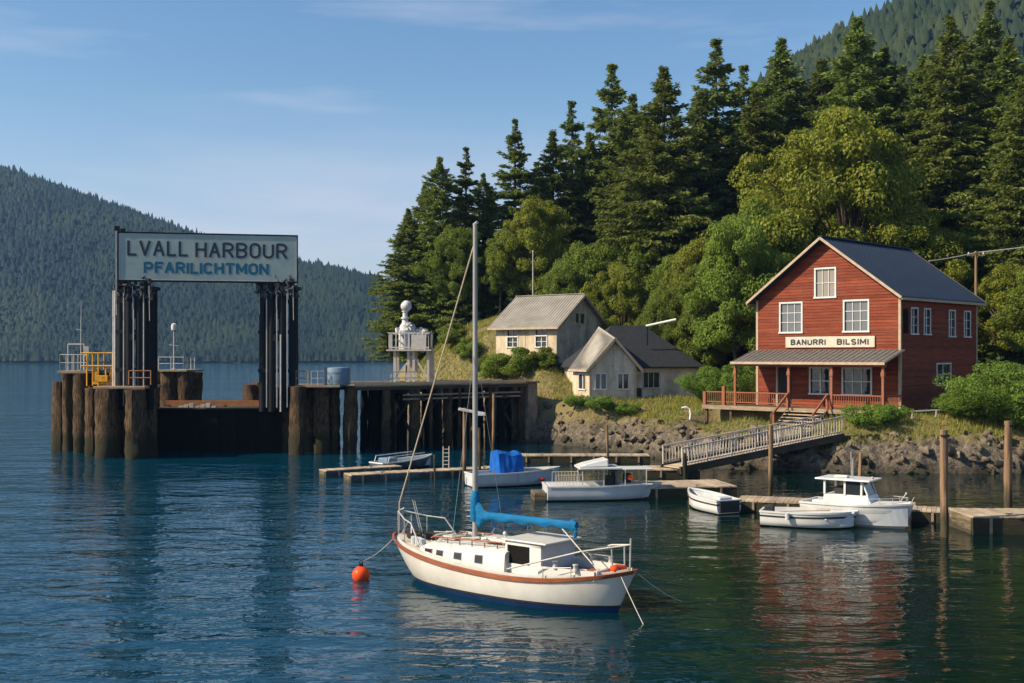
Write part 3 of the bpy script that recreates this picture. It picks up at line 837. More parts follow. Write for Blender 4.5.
GS = 'shrubs around the houses'
shrubs = [   # picture column, distance, kind, height, width factor
 (1010,72.0,0,4.0,1.0,'big bright green shrub at the right of the red house'),
 (968,72.8,0,1.9,1.4,'lower bright shrub spreading left of the big one by the red house'),
 (1030,71.2,0,3.4,1.1,'bright shrub cut by the right picture edge'),
 (520,100.0,1,2.6,1.1,'bush growing against the posts under the tin roofed grey house'),
 (545,99.5,1,1.9,1.0,'darker bush beside the corner post of the grey house'),
 (497,102.5,1,2.4,1.0,'bush at the left foot of the grey house'),
 (712,88,0,3.0,0.8,'shrub beside the left end of the porch'),
 (742,86,0,3.4,0.8,'leafy shrub against the left wall of the red house'),
 (600,88.6,2,1.1,1.3,'small green bush in front of the cottage windows'),
 (628,88.0,2,0.9,1.4,'small green bush right of the one before the cottage'),
 (576,89.4,2,1.0,1.1,'small bush at the left corner of the cottage'),
 (866,71.6,2,1.5,1.1,'grassy bush below the right porch post'),
 (888,72.2,2,1.2,1.1,'low bush beside the porch foot'),
 (470,108,1,2.0,1.0,'bush on the grassy slope right of the white beacon'),
 (452,113,1,2.3,1.0,'bush higher on the slope behind the beacon'),
 (488,105,1,1.8,1.0,'rounded bush on the slope between beacon and grey house'),
]
for px, Y, k, h, ws, lab in shrubs:
    q = at(px, 0, Y); q.z = gz(q.x, Y)+h
    plant('shrub', SHR[k], (3.2,2.2,1.3)[k], px, HZ-(q.z-CH)*F/Y, Y, ws, lab, 'shrub', GS)

# ------------------------------------------------------------------ undergrowth and grass
def scatter_leaves():
    n = 90000
    x = rng.uniform(-16, 75, n); y = rng.uniform(78, 160, n)
    d = shore_d(x, y)
    c = vnoise(x/3.0, y/3.0, 77)
    lim = np.where(x < 4, 15, 17) + 4*(vnoise(x/5, y/5, 31)-.5)
    ok = d > lim
    # keep clear of the red house and cottages
    u = (x-25.6)*0.7071-(y-75)*0.7071; v = (x-25.6)*0.7071+(y-75)*0.7071
    ok &= ~((u > -13) & (u < 1.5) & (v > -4) & (v < 14))
    ok &= ~((x > 1) & (x < 19) & (y > 80) & (y < 106))
    x, y, c, d = x[ok], y[ok], c[ok], d[ok]
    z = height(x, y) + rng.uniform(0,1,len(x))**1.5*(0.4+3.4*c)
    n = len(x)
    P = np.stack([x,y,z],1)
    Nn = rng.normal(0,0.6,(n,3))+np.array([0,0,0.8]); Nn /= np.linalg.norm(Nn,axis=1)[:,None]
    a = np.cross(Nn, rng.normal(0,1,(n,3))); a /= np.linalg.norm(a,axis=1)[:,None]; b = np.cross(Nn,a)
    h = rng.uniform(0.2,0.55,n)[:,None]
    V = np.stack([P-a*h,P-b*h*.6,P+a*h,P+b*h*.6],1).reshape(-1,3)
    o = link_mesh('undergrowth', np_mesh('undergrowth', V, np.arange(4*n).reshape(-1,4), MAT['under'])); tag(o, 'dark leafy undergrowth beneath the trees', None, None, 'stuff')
def scatter_grass():
    n = 260000
    x = rng.uniform(-18, 50, n); y = rng.uniform(66, 122, n)
    d = shore_d(x, y) + 1.5*fbm(x*0.45, y*0.45, 5, 3)
    pat = vnoise(x/2.2, y/2.2, 55)
    lo = np.where(x < 3, 2.6, np.where(x > 19, 1.75, 2.6)) + 1.2*(pat-.5)
    hi = np.where(x < 3, 22, 15)
    ok = (d > lo) & (d < hi) & (vnoise(x/1.3, y/1.3, 99) > 0.25)
    u = (x-25.6)*0.7071-(y-75)*0.7071; v = (x-25.6)*0.7071+(y-75)*0.7071
    ok &= ~((u > -14.3) & (u < 0.3) & (v > -2.8) & (v < 13)) & ~((u > -14.5) & (u < -2.5) & (v > -7.5) & (v < 0))
    x, y, pat = x[ok], y[ok], pat[ok]
    n = len(x)
    z = height(x, y)
    H = rng.uniform(0.14,0.42,n)*(0.6+0.9*pat)
    az = rng.uniform(0,6.28,n); wv = rng.uniform(0.02,0.045,n)
    lx = rng.normal(0.05,0.12,n); ly = rng.normal(0,0.12,n)
    A = np.stack([x-wv*np.cos(az), y-wv*np.sin(az), z-0.04],1); B = np.stack([x+wv*np.cos(az), y+wv*np.sin(az), z-0.04],1)
    T = np.stack([x+lx, y+ly, z+H],1)
    V = np.stack([A,B,T],1).reshape(-1,3)
    o = link_mesh('grass', np_mesh('grass', V, np.arange(3*n).reshape(-1,3), MAT['grass'])); tag(o, 'dry and green grass on the bank', None, None, 'stuff')
def scatter_rocks():
    n = 1150
    V, Fc = [], []
    import bmesh
    bm = bmesh.new(); bmesh.ops.create_icosphere(bm, subdivisions=2, radius=1.0)
    base = np.array([v.co[:] for v in bm.verts]); tri = np.array([[l.vert.index for l in f.loops] for f in bm.faces]); bm.free()
    seg = SP[1:14]
    L = np.linalg.norm(seg[1:]-seg[:-1],axis=1); cum = np.concatenate([[0],np.cumsum(L)])
    k = 0
    for i in range(n):
        t = rng.uniform(0, cum[-1]); j = min(int(np.searchsorted(cum,t)-1),len(seg)-2); j = max(j,0)
        e = (seg[j+1]-seg[j])/L[j]; p = seg[j]+e*(t-cum[j]); nn = np.array([e[1],-e[0]])
        off = rng.uniform(-0.6,2.6)
        q = p+nn*off
        if shore_d(np.array([q[0]]),np.array([q[1]]))[0]*off < 0: q = p-nn*off
        s = rng.uniform(0.1,0.55)**1.2*(1.4 if rng.uniform() < .12 else 0.9)+.06
        v = base*np.array([s*rng.uniform(1.0,2.4), s*rng.uniform(.8,1.5), s*rng.uniform(.45,1.0)])
        nz = 0
        for _ in range(11):
            pl = rng.normal(0,1,3); pl /= np.linalg.norm(pl); lim = s*rng.uniform(0.3,0.62)
            over = np.maximum(v@pl-lim,0); v = v-np.outer(over,pl)
        tl = rng.normal(0.45,0.25); Rt = np.array([[math.cos(tl),0,math.sin(tl)],[0,1,0],[-math.sin(tl),0,math.cos(tl)]]); v = v@Rt.T
        a = rng.normal(0.3,0.7); Rm = np.array([[math.cos(a),-math.sin(a),0],[math.sin(a),math.cos(a),0],[0,0,1]])
        v = v@Rm.T + np.array([q[0],q[1],gz(q[0],q[1])-0.05*s])
        V.append(v); Fc.append(tri+k); k += len(v)
    m = mat('shore rock', (0.27,0.21,0.145), (0.045,0.037,0.03), rough=0.9, scale=0.8, bump=0.9, bscale=3, dirt=(0.04,0.03,0.022), dirt_amt=0.8, dirt_scale=0.45, tide=0.75)
    o = link_mesh('shore_rubble', np_mesh('shore_rubble', np.concatenate(V), np.concatenate(Fc), m)); tag(o, 'brown jagged rocks along the water line', None, None, 'stuff')
scatter_leaves(); scatter_grass(); scatter_rocks()

# ------------------------------------------------------------------ building helpers
def frange(a, b, st):
    n = max(1, int(round((b-a)/st)))
    return [a+(b-a)*i/n for i in range(n+1)]

def clapboard(mb, P0, ax, nrm, x0, x1, z0, zc, rowh, holes, apex=None, halfw=None, mid=None):
    """rows of tilted boards on the plane P0 + ax*x + z; top zc(x) through apex; holes (xa,xb,za,zb)"""
    P0 = Vector(P0); ax = Vector(ax); nrm = Vector(nrm)
    top = apex if apex else zc
    zs = frange(z0, top, rowh)
    cuts = sorted(set(zs+[h[2] for h in holes]+[h[3] for h in holes]))
    cuts = [c for c in cuts if z0 <= c <= top]
    for a, b in zip(cuts[:-1], cuts[1:]):
        if b-a < 0.01: continue
        zm = (a+b)/2
        xa, xb = x0, x1
        if apex and zm > zc:
            k = (apex-zm)/(apex-zc)
            xa, xb = mid-halfw*k, mid+halfw*k
        iv = [(xa, xb)]
        for h in holes:
            if h[2] < zm < h[3]:
                new = []
                for s, e in iv:
                    if h[1] <= s or h[0] >= e: new.append((s, e)); continue
                    if s < h[0]: new.append((s, h[0]))
                    if e > h[1]: new.append((h[1], e))
                iv = new
        for s, e in iv:
            p = P0+ax*s; q = P0+ax*e
            zz = Vector((0,0,1))
            vs = [p+zz*a+nrm*0.035, q+zz*a+nrm*0.035, q+zz*b+nrm*0.008, p+zz*b+nrm*0.008, p+zz*a-nrm*0.12, q+zz*a-nrm*0.12, q+zz*b-nrm*0.12, p+zz*b-nrm*0.12]
            mb.add(vs, [(0,1,2,3),(7,6,5,4),(0,4,5,1),(1,5,6,2),(2,6,7,3),(3,7,4,0)])

def vboards(mb, P0, ax, nrm, x0, x1, z0, zc, bw, holes, apex=None, seed=0):
    """vertical boards with small gaps of depth; gable top when apex"""
    P0 = Vector(P0); ax = Vector(ax); nrm = Vector(nrm); zz = Vector((0,0,1))
    rg = random.Random(seed)
    xs = sorted(set(frange(x0,x1,bw)+[h[0] for h in holes]+[h[1] for h in holes]))
    mid = (x0+x1)/2; hw = (x1-x0)/2
    topf = lambda x: zc if not apex else apex-(apex-zc)*abs(x-mid)/hw
    xs = sorted(set(xs+([mid] if apex else [])))
    for a, b in zip(xs[:-1], xs[1:]):
        if b-a < 0.01: continue
        xm = (a+b)/2
        segs = [(z0, None)]
        for h in holes:
            if h[0] < xm < h[1]:
                new = []
                for s, e in segs:
                    if h[2] >= s and (e is None or h[3] <= e+1e-6): new.append((s, h[2])); new.append((h[3], e))
                    else: new.append((s, e))
                segs = new
        o = rg.uniform(0.0, 0.03)
        for s, e in segs:
            ta = topf(a) if e is None else e; tb = topf(b) if e is None else e
            if max(ta,tb)-s < 0.02: continue
            p, q = P0+ax*a, P0+ax*b
            vs = [p+zz*s+nrm*o, q+zz*s+nrm*o, q+zz*tb+nrm*o, p+zz*ta+nrm*o, p+zz*s-nrm*.1, q+zz*s-nrm*.1, q+zz*tb-nrm*.1, p+zz*ta-nrm*.1]
            mb.add(vs, [(0,1,2,3),(7,6,5,4),(0,4,5,1),(1,5,6,2),(2,6,7,3),(3,7,4,0)])

def window(parent, P0, ax, nrm, hole, nx=2, nz=3, fw=0.12, frame='white', name='window', bar=0.045, glass='glass'):
    """casing, sill and glazing bars in one frame mesh, the glass as its pane"""
    P0 = Vector(P0); ax = Vector(ax); nrm = Vector(nrm); zz = Vector((0,0,1))
    xa, xb, za, zb = hole
    mb = MB()
    def bx(a, b, c, d, n0, n1):
        vs = []
        for nn in (n1, n0):
            for (x, z) in ((a,c),(b,c),(b,d),(a,d)):
                vs.append(P0+ax*x+zz*z+nrm*nn)
        mb.add(vs, [(0,1,2,3),(7,6,5,4),(0,4,5,1),(1,5,6,2),(2,6,7,3),(3,7,4,0)])
    bx(xa-fw, xa, za, zb, -0.1, 0.065); bx(xb, xb+fw, za, zb, -0.1, 0.065)
    bx(xa-fw, xb+fw, zb, zb+fw, -0.1, 0.072); bx(xa-fw-0.04, xb+fw+0.04, za-fw, za, -0.1, 0.11)
    for i in range(1, nx):
        x = xa+(xb-xa)*i/nx
        wbar = bar*1.7 if (i*2 == nx) else bar
        bx(x-wbar/2, x+wbar/2, za, zb, -0.055, -0.01)
    for i in range(1, nz):
        z = za+(zb-za)*i/nz
        bx(xa, xb, z-bar/2, z+bar/2, -0.052, -0.012)
    o = mb.build(name, MAT[frame], parent)
    m2 = MB()
    vs = [P0+ax*x+zz*z+nrm*nn for nn in (-0.06,-0.075) for (x,z) in ((xa,za),(xb,za),(xb,zb),(xa,zb))]
    m2.add(vs, [(0,1,2,3),(7,6,5,4),(0,4,5,1),(1,5,6,2),(2,6,7,3),(3,7,4,0)])
    m2.build('pane', MAT[glass], o)
    return o

def _arc(cx, cy, rx, ry, a0, a1, n=10):
    return [(cx+rx*math.cos(R(a0+(a1-a0)*i/n)), cy+ry*math.sin(R(a0+(a1-a0)*i/n))) for i in range(n+1)]
def glyph(c):
    """plain block letters as pen strokes in a box 0..w by 0..1"""
    w_ = {'I':0.0,'M':.72,'L':.46,'F':.48,'T':.58}.get(c, .58)
    bowl = lambda y0, y1: [(0,y1),(w_*.5,y1)]+_arc(w_*.5,(y0+y1)/2,w_*.5,(y1-y0)/2,90,-90)[1:]+[(0,y0)]
    G = {
     'L': [[(0,1),(0,0)],[(0,0),(w_,0)]], 'V': [[(0,1),(w_/2,0)],[(w_,1),(w_/2,0)]],
     'A': [[(0,0),(w_/2,1)],[(w_,0),(w_/2,1)],[(w_*.2,.34),(w_*.8,.34)]],
     'H': [[(0,0),(0,1)],[(w_,0),(w_,1)],[(0,.52),(w_,.52)]], 'I': [[(0,0),(0,1)]],
     'R': [[(0,0),(0,1)],bowl(.48,1),[(w_*.5,.48),(w_,0)]], 'P': [[(0,0),(0,1)],bowl(.42,1)],
     'B': [[(0,0),(0,1)],bowl(.53,1),bowl(0,.53)],
     'O': [_arc(w_/2,.72,w_/2,.28,0,180)+_arc(w_/2,.28,w_/2,.28,180,360)+[(w_,.72)]],
     'U': [[(0,1),(0,.28)]+_arc(w_/2,.28,w_/2,.28,180,360)[1:]+[(w_,1)]],
     'F': [[(0,0),(0,1)],[(0,1),(w_,1)],[(0,.53),(w_*.85,.53)]],
     'C': [_arc(w_/2,.72,w_/2,.28,25,180)+_arc(w_/2,.28,w_/2,.28,180,335)],
     'T': [[(w_/2,0),(w_/2,1)],[(0,1),(w_,1)]],
     'M': [[(0,0),(0,1)],[(0,1),(w_/2,.25)],[(w_/2,.25),(w_,1)],[(w_,1),(w_,0)]],
     'N': [[(0,0),(0,1)],[(0,1),(w_,0)],[(w_,0),(w_,1)]],
     'S': [_arc(w_/2,.75,w_/2,.25,20,270)+_arc(w_/2,.25,w_/2,.25,90,-160)[1:]],
    }
    return G[c], w_
def put_text(body, parent, center, ax, nrm, width, height_, mt, pen=0.13, gap=0.26, jit=0.0):
    rg = random.Random(len(body))
    items = []; x = 0
    for c in body:
        if c == ' ': x += .4; continue
        g, w_ = glyph(c); items.append((g, x)); x += w_+gap
    tot = x-gap
    sx = (width-pen*height_)/tot; sy = height_-pen*height_
    ax = Vector(ax); nrm = Vector(nrm); up = Vector((0,0,1)); t = pen*height_/2
    mb = MB(); k = 0
    for g, x0 in items:
        dy = rg.uniform(-jit,jit)*height_
        for st in g:
            P = [Vector(((x0+a-tot/2)*sx, (b-.5)*sy+dy)) for a, b in st]
            d = [(P[i+1]-P[i]).normalized() for i in range(len(P)-1)]
            if len(P) == 2: P[0] = P[0]-d[0]*t*.55*(1 if st[0][1] not in (0,1) or len(g) > 2 else 1); P[1] = P[1]+d[0]*t*.55
            k += 1; dep = 0.008+0.0006*(k % 5)
            rows = []
            for i, p in enumerate(P):
                dd = (d[max(i-1,0)]+d[min(i,len(d)-1)]); dd = dd.normalized() if dd.length > 1e-6 else d[0]
                nn = Vector((-dd.y, dd.x))
                l, r_ = p+nn*t, p-nn*t
                f = lambda q, z: Vector(center)+ax*q.x+up*q.y+nrm*z
                rows.append([f(l,-.004),f(l,dep),f(r_,dep),f(r_,-.004)])
            mb.grid(rows, True)
            b = len(mb.v)-4*len(P); mb.f.append((b,b+1,b+2,b+3)); e = len(mb.v)-4; mb.f.append((e+3,e+2,e+1,e))
    return mb.build('lettering', mt, parent)

# ------------------------------------------------------------------ red house
def red_house():
    C = Vector((25.6, 75.0, 0.0))
    o = empty('red_house', C, R(-45), 'two storey red clapboard house with slate blue roof and porch', 'house')
    W, D = 11.0, 12.0
    z0, ze, za = 2.9, 11.0, 15.0
    mid = -W/2
    X, Y_, NF, NS = Vector((1,0,0)), Vector((0,1,0)), Vector((0,-1,0)), Vector((1,0,0))
    FW = [(-4.0,-2.3,8.65,10.65), (-9.0,-7.35,8.65,10.65), (-6.2,-4.75,11.05,12.95), (-6.6,-5.15,4.35,6.05), (-4.1,-2.1,4.35,6.05), (-9.4,-8.1,3.5,6.0)]
    SW = [(1.55,2.4,8.45,10.1), (3.45,4.3,8.45,10.1), (7.35,8.25,8.35,10.1), (9.85,10.8,8.35,10.1), (5.4,7.5,4.95,6.35), (0.35,1.05,8.45,10.05)]
    mb = MB()
    clapboard(mb, (0,0,0), X, NF, -W, 0, z0, ze, 0.21, FW, apex=za, halfw=W/2, mid=mid)
    clapboard(mb, (0,0,0), Y_, NS, 0, D, z0, ze, 0.21, SW)
    clapboard(mb, (-W,0,0), Y_, -NS, 0, D, z0, ze, 0.42, [])
    clapboard(mb, (0,D,0), X, -NF, -W, 0, z0, ze, 0.42, [], apex=za, halfw=W/2, mid=mid)
    wall = mb.build('wall', MAT['red'], o)
    # corner boards and skirting
    mb = MB()
    for x, y in ((0,0),(-W,0),(0,D),(-W,D)):
        sx = 1 if x == 0 else -1; sy = -1 if y == 0 else 1
        mb.box(x-0.12*(sx>0)-0.05*(sx<0), x+0.05*(sx>0)+0.12*(sx<0), y-0.05*(sy<0)-0.12*(sy>0), y+0.12*(sy<0)+0.05*(sy>0), z0, ze-0.06)
    mb.build('corner_boards', MAT['trim'], o)
    # roof: two slabs with overhang, standing seams
    ov, eo, th = 0.7, 0.42, 0.16
    sl = (za-ze)/(W/2)
    mb = MB(); seam = MB()
    for s in (-1, 1):
        xe = mid+s*(W/2+eo); z_e = ze-sl*eo
        top = [(mid,-ov,za+th),(mid,D+ov,za+th),(xe,D+ov,z_e+th),(xe,-ov,z_e+th)]
        bot = [(x,y,z-th) for x,y,z in top]
        f = [(0,1,2,3),(7,6,5,4),(0,3,7,4),(3,2,6,7),(2,1,5,6),(1,0,4,5)]
        if s > 0: f = [tuple(reversed(q)) for q in f]
        mb.add(top+bot, f)
        for y in frange(-ov+0.3, D+ov-0.3, 0.45):
            seam.beam((mid+s*0.12,y,za+th-sl*0.12+0.02),(xe-s*0.03,y,z_e+th+0.02), 0.035, 0.05)
    rf = mb.build('roof', MAT['slate'], o)
    seam.build('roof_seams', MAT['slate'], rf)
    mb = MB(); mb.beam((mid,-ov-0.02,za+th+0.03),(mid,D+ov+0.02,za+th+0.03),0.34,0.07); mb.build('ridge_cap', MAT['slate'], rf)
    mb = MB()
    for s in (-1, 1):
        xe = mid+s*(W/2+eo); z_e = ze-sl*eo
        for y in (-ov-0.03, D+ov+0.03):
            mb.beam((mid,y,za+0.06),(xe,y,z_e+0.06),0.05,0.17)
        mb.beam((xe+s*0.025,-ov,z_e-0.0),(xe+s*0.025,D+ov,z_e-0.0),0.05,0.17)
    mb.build('bargeboard', MAT['trim'], o)
    for h in FW[:3]: window(o, (0,0,0), X, NF, h, 3, 3 if h[2] < 11 else 2, glass='glassreflect' if h[2] < 11 else 'glasscurtain')
    for h in FW[3:5]: window(o, (0,0,0), X, NF, h, 2 if h[0] < -5 else 3, 2, bar=0.07)
    # front door: dark leaf standing in for the shaded open doorway
    h = FW[5]; mb = MB()
    mb.box(h[0]+0.02,h[1]-0.02,0.02,0.08,h[2],h[3]-0.02)
    d = mb.build('door', MAT['seatdark'], o)
    mb = MB(); mb.ball((h[1]-0.15,-0.02,4.5),0.05,8,6); mb.build('handle', MAT['steel_pale'], d)
    for i, h in enumerate(SW[:5]):
        window(o, (0,0,0), Y_, NS, h, 2, 2 if i == 4 else 3, fw=0.1)
    h = SW[5]; mb = MB(); mb.box(0.02,0.055,h[0],h[1],h[2],h[3])
    for z in frange(h[2]+.05,h[3]-.05,0.12): mb.box(0.055,0.075,h[0]+.06,h[1]-.06,z-.03,z+.02)
    mb.build('shutter', MAT['black'], o)
    # sign board on the wall, above the porch
    mb = MB(); mb.box(-8.55,-1.75,-0.14,-0.04,7.52,8.28)
    sb = mb.build('name_board', MAT['signboard'], o, bevel=0.015)
    put_text('BANURRI', sb, (-6.75,-0.142,7.9), X, NF, 2.75, 0.42, MAT['letter_dark'], .24, .34, .03)
    put_text('BILSIMI', sb, (-3.35,-0.142,7.9), X, NF, 2.35, 0.42, MAT['letter_dark'], .24, .34, .03)
    # porch
    pd, pl = 2.5, -W-0.9
    fz = 3.4
    mb = MB()
    for y in frange(-pd-0.1, -0.12, 0.14)[:-1]:
        mb.box(-W-2.9, 0.35, y, y+0.128, fz-0.06, fz)
    pf = mb.build('porch_floor', MAT['porchwood'], o)
    mb = MB(); mb.box(-W-2.9,0.35,-pd-0.16,-pd-0.1,fz-0.3,fz-0.02); mb.box(-W-2.9,0.35,-pd+0.4,-pd+0.5,fz-0.26,fz-0.065)
    mb.box(-W-2.96,-W-2.9,-pd-0.16,-0.12,fz-0.3,fz-0.02)
    mb.build('rim_joist', MAT['pilecap'], o)
    for x in (-W-2.7,-W-0.6,-W*0.75,-W*0.5,-W*0.25,0.1):
        mb = MB(); mb.box(x-0.09,x+0.09,-pd+0.0,-pd+0.18,gz(*(o.matrix_basis@Vector((x,-pd,0))).xy)-0.5,fz-0.28); mb.build('porch_pier', MAT['pile'], o)
    mb = MB()
    zt, zb = 7.35, 6.5
    x0, x1 = -W-0.35, 0.35
    mb.add([(x0,0.0,zt),(x1,0.0,zt),(x1,-pd-0.35,zb),(x0,-pd-0.35,zb),(x0,0.0,zt-.1),(x1,0.0,zt-.1),(x1,-pd-0.35,zb-.1),(x0,-pd-0.35,zb-.1)], [(3,2,1,0),(4,5,6,7),(2,3,7,6),(0,1,5,4),(1,2,6,5),(3,0,4,7)])
    pr = mb.build('porch_roof', MAT['porchroof'], o)
    mb = MB()
    for x in frange(x0+0.1,x1-0.1,0.4): mb.beam((x,-0.05,zt+0.005),(x,-pd-0.33,zb+0.013),0.05,0.04)
    mb.build('roof_battens', MAT['porchroof'], pr)
    mb = MB(); mb.box(x0,x1,-pd-0.4,-pd-0.352,zb-.14,zb+.03); mb.build('fascia', MAT['trim'], pr)
    mb = MB(); mb.box(x0+.1,x1-.1,-pd-0.05,-pd+0.1,zb-.28,zb-.03); mb.build('porch_beam', MAT['redpost'], o)
    posts = [0.05,-3.6,-6.85,-W-0.2]
    for x in posts:
        mb = MB(); mb.box(x-0.08,x+0.08,-pd-0.06,-pd+0.1,fz,zb-.26); mb.box(x-0.12,x+0.12,-pd-0.1,-pd+0.14,zb-.9,zb-.6)
        mb.build('porch_post', MAT['redpost'], o)
    for x in (-W-1.15,-W-2.8):
        mb = MB(); mb.box(x-0.12,x+0.12,-pd-0.1,-pd+0.14,fz-.3,fz+1.35 if x > -W-2 else fz+0.95); mb.build('deck_post', MAT['redpost'], o)
    mb = MB(); mb.box(-W+1.9,-W+2.02,-0.5,-0.38,fz,zb); mb.build('porch_post', MAT['trim'], o)
    def railing(a, b, y, name='railing', base=0.25):
        mb = MB()
        mb.box(a,b,y-.05,y+.05,fz+.9,fz+.98); mb.box(a,b,y-.035,y+.035,fz+base-.05,fz+base+.02)
        for x in frange(a+.1,b-.1,0.17): mb.box(x-.018,x+.018,y-.018,y+.018,fz+base+.02,fz+.9)
        mb.build(name, MAT['redpost'], o)
    railing(-3.5,-0.05,-pd+.02); railing(-W-1.0,-6.95,-pd+.02); railing(-W-2.65,-W-1.3,-pd+.02)
    mb = MB(); mb.box(.1,.18,-pd+.1,-.1,fz+.9,fz+.98); mb.box(.11,.17,-pd+.1,-.1,fz+.2,fz+.26)
    for y in frange(-pd+.2,-.2,.17): mb.box(.12,.156,y-.018,y+.018,fz+.26,fz+.9)
    mb.build('railing', MAT['redpost'], o)
    # steps down to the gangway between the two middle posts
    for i in range(6):
        mb = MB(); zz = fz-0.2*(i+1); mb.box(-6.8,-3.9,-pd-0.17-0.3*(i+1),-pd-0.17-0.3*i,zz-.06,zz); mb.build('step', MAT['deckwood'], o)
    for x in (-6.85,-3.85):
        mb = MB(); mb.beam((x,-pd-.12,fz-.22),(x,-pd-2.05,fz-1.5),0.07,0.28)
        mb.build('stringer', MAT['dockside'], o)
        mb = MB(); mb.beam((x,-pd-.05,fz+1.0),(x,-pd-2.0,fz-0.35),0.1,0.13); mb.box(x-.06,x+.06,-pd-1.96,-pd-1.84,fz-1.5,fz-.3); mb.box(x-.07,x+.07,-pd-.22,-pd-.1,fz-.3,fz+1.0)
        mb.build('handrail', MAT['redpost'], o)
    return o
red_house()

# ------------------------------------------------------------------ grey tin roofed house
def grey_house():
    C = Vector((3.9, 100.0, 0.0))
    ang = math.atan2(-0.6, 0.8)
    o = empty('grey_house', C, ang, 'tall cream boarded house with grey tin roof on posts', 'house')
    L, W = 6.7, 7.6            # long front on local -x .. 0, gable side at x=0 with depth y 0..W
    z0, ze, za = 6.3, 9.7, 12.35
    X, Y_, NF, NS = Vector((1,0,0)), Vector((0,1,0)), Vector((0,-1,0)), Vector((1,0,0))
    FW = [(-5.35,-4.25,7.75,8.6), (-2.2,-1.05,7.75,8.65)]
    FW2 = [(-5.35,-4.25,8.62,9.25), (-2.2,-1.05,8.67,9.25)]
    SW = [(3.0,4.5,9.85,10.75)]
    mb = MB()
    vboards(mb, (0,0,0), X, NF, -L, 0, z0, ze, 0.3, FW+FW2, seed=1)
    mb.build('front_wall', MAT['tanboard'], o)
    mb = MB()
    vboards(mb, (0,0,0), Y_, NS, 0, W, z0, ze, 0.28, SW, apex=za, seed=2)
    vboards(mb, (-L,0,0), Y_, -NS, 0, W, z0, ze, 0.4, [], apex=za, seed=3)
    vboards(mb, (0,W,0), X, -NF, -L, 0, z0, ze, 0.5, [], seed=4)
    mb.box(-L+.1,-.1,.1,W-.1,z0-.1,z0)
    mb.build('wall', MAT['paleboard'], o)
    for h in FW: window(o, (0,0,0), X, NF, h, 2, 2, fw=0.11)
    for h in FW2: window(o, (0,0,0), X, NF, h, 2, 1, fw=0.02, name='transom', frame='greywood')
    window(o, (0,0,0), Y_, NS, SW[0], 2, 1, fw=0.09, bar=0.16, frame='paleboard')
    sl = (za-ze)/(W/2); eo, ov, th = 0.55, 0.55, 0.1
    mb = MB(); rib = MB()
    for s in (-1,1):
        ye = W/2+s*(W/2+eo); z_e = ze-sl*eo
        top = [(-L-ov,W/2,za+th+.05),(ov,W/2,za+th+.05),(ov,ye,z_e+th+.05),(-L-ov,ye,z_e+th+.05)]
        bot = [(x,y,z-th) for x,y,z in top]
        f = [(0,1,2,3),(7,6,5,4),(0,3,7,4),(3,2,6,7),(2,1,5,6),(1,0,4,5)]
        if s < 0: f = [tuple(reversed(q)) for q in f]
        mb.add(top+bot, f)
        for x in frange(-L-ov+.1,ov-.1,0.3):
            rib.beam((x,W/2+s*.1,za+th+.06-sl*.1),(x,ye-s*.02,z_e+th+.065),0.07,0.075)
    rf = mb.build('roof', MAT['tinroof'], o)
    rib.build('roof_ribs', MAT['tinroof'], rf)
    mb = MB(); mb.beam((-L-ov,W/2,za+th+.1),(ov,W/2,za+th+.1),0.3,0.05); mb.build('ridge_cap', MAT['tinroof'], rf)
    mb = MB()
    for s in (-1,1):
        ye = W/2+s*(W/2+eo); z_e = ze-sl*eo
        mb.beam((ov+.02,W/2,za),(ov+.02,ye,z_e),0.05,0.22)
        mb.beam((-L-ov,ye+s*.025,z_e+.04),(ov,ye+s*.025,z_e+.04),0.05,0.16)
    mb.build('bargeboard', MAT['trim'], o)
    for x, y in ((-.1,.05),(-L+.3,.1),(-L*.5,.1),(-.1,W*.5),(-.1,W-.1),(-L+.2,W-.2)):
        p = o.matrix_basis@Vector((x,y,0)); g = gz(p.x,p.y)
        mb = MB(); mb.box(x-.11,x+.11,y-.11,y+.11,g-.6,z0-.1); mb.build('house_post', MAT['paleboard'], o)
    mb = MB(); mb.box(-3.6,-.3,.35,.45,4.2,z0-.1); mb.build('skirt_panel', MAT['concrete'], o)
    return o
grey_house()

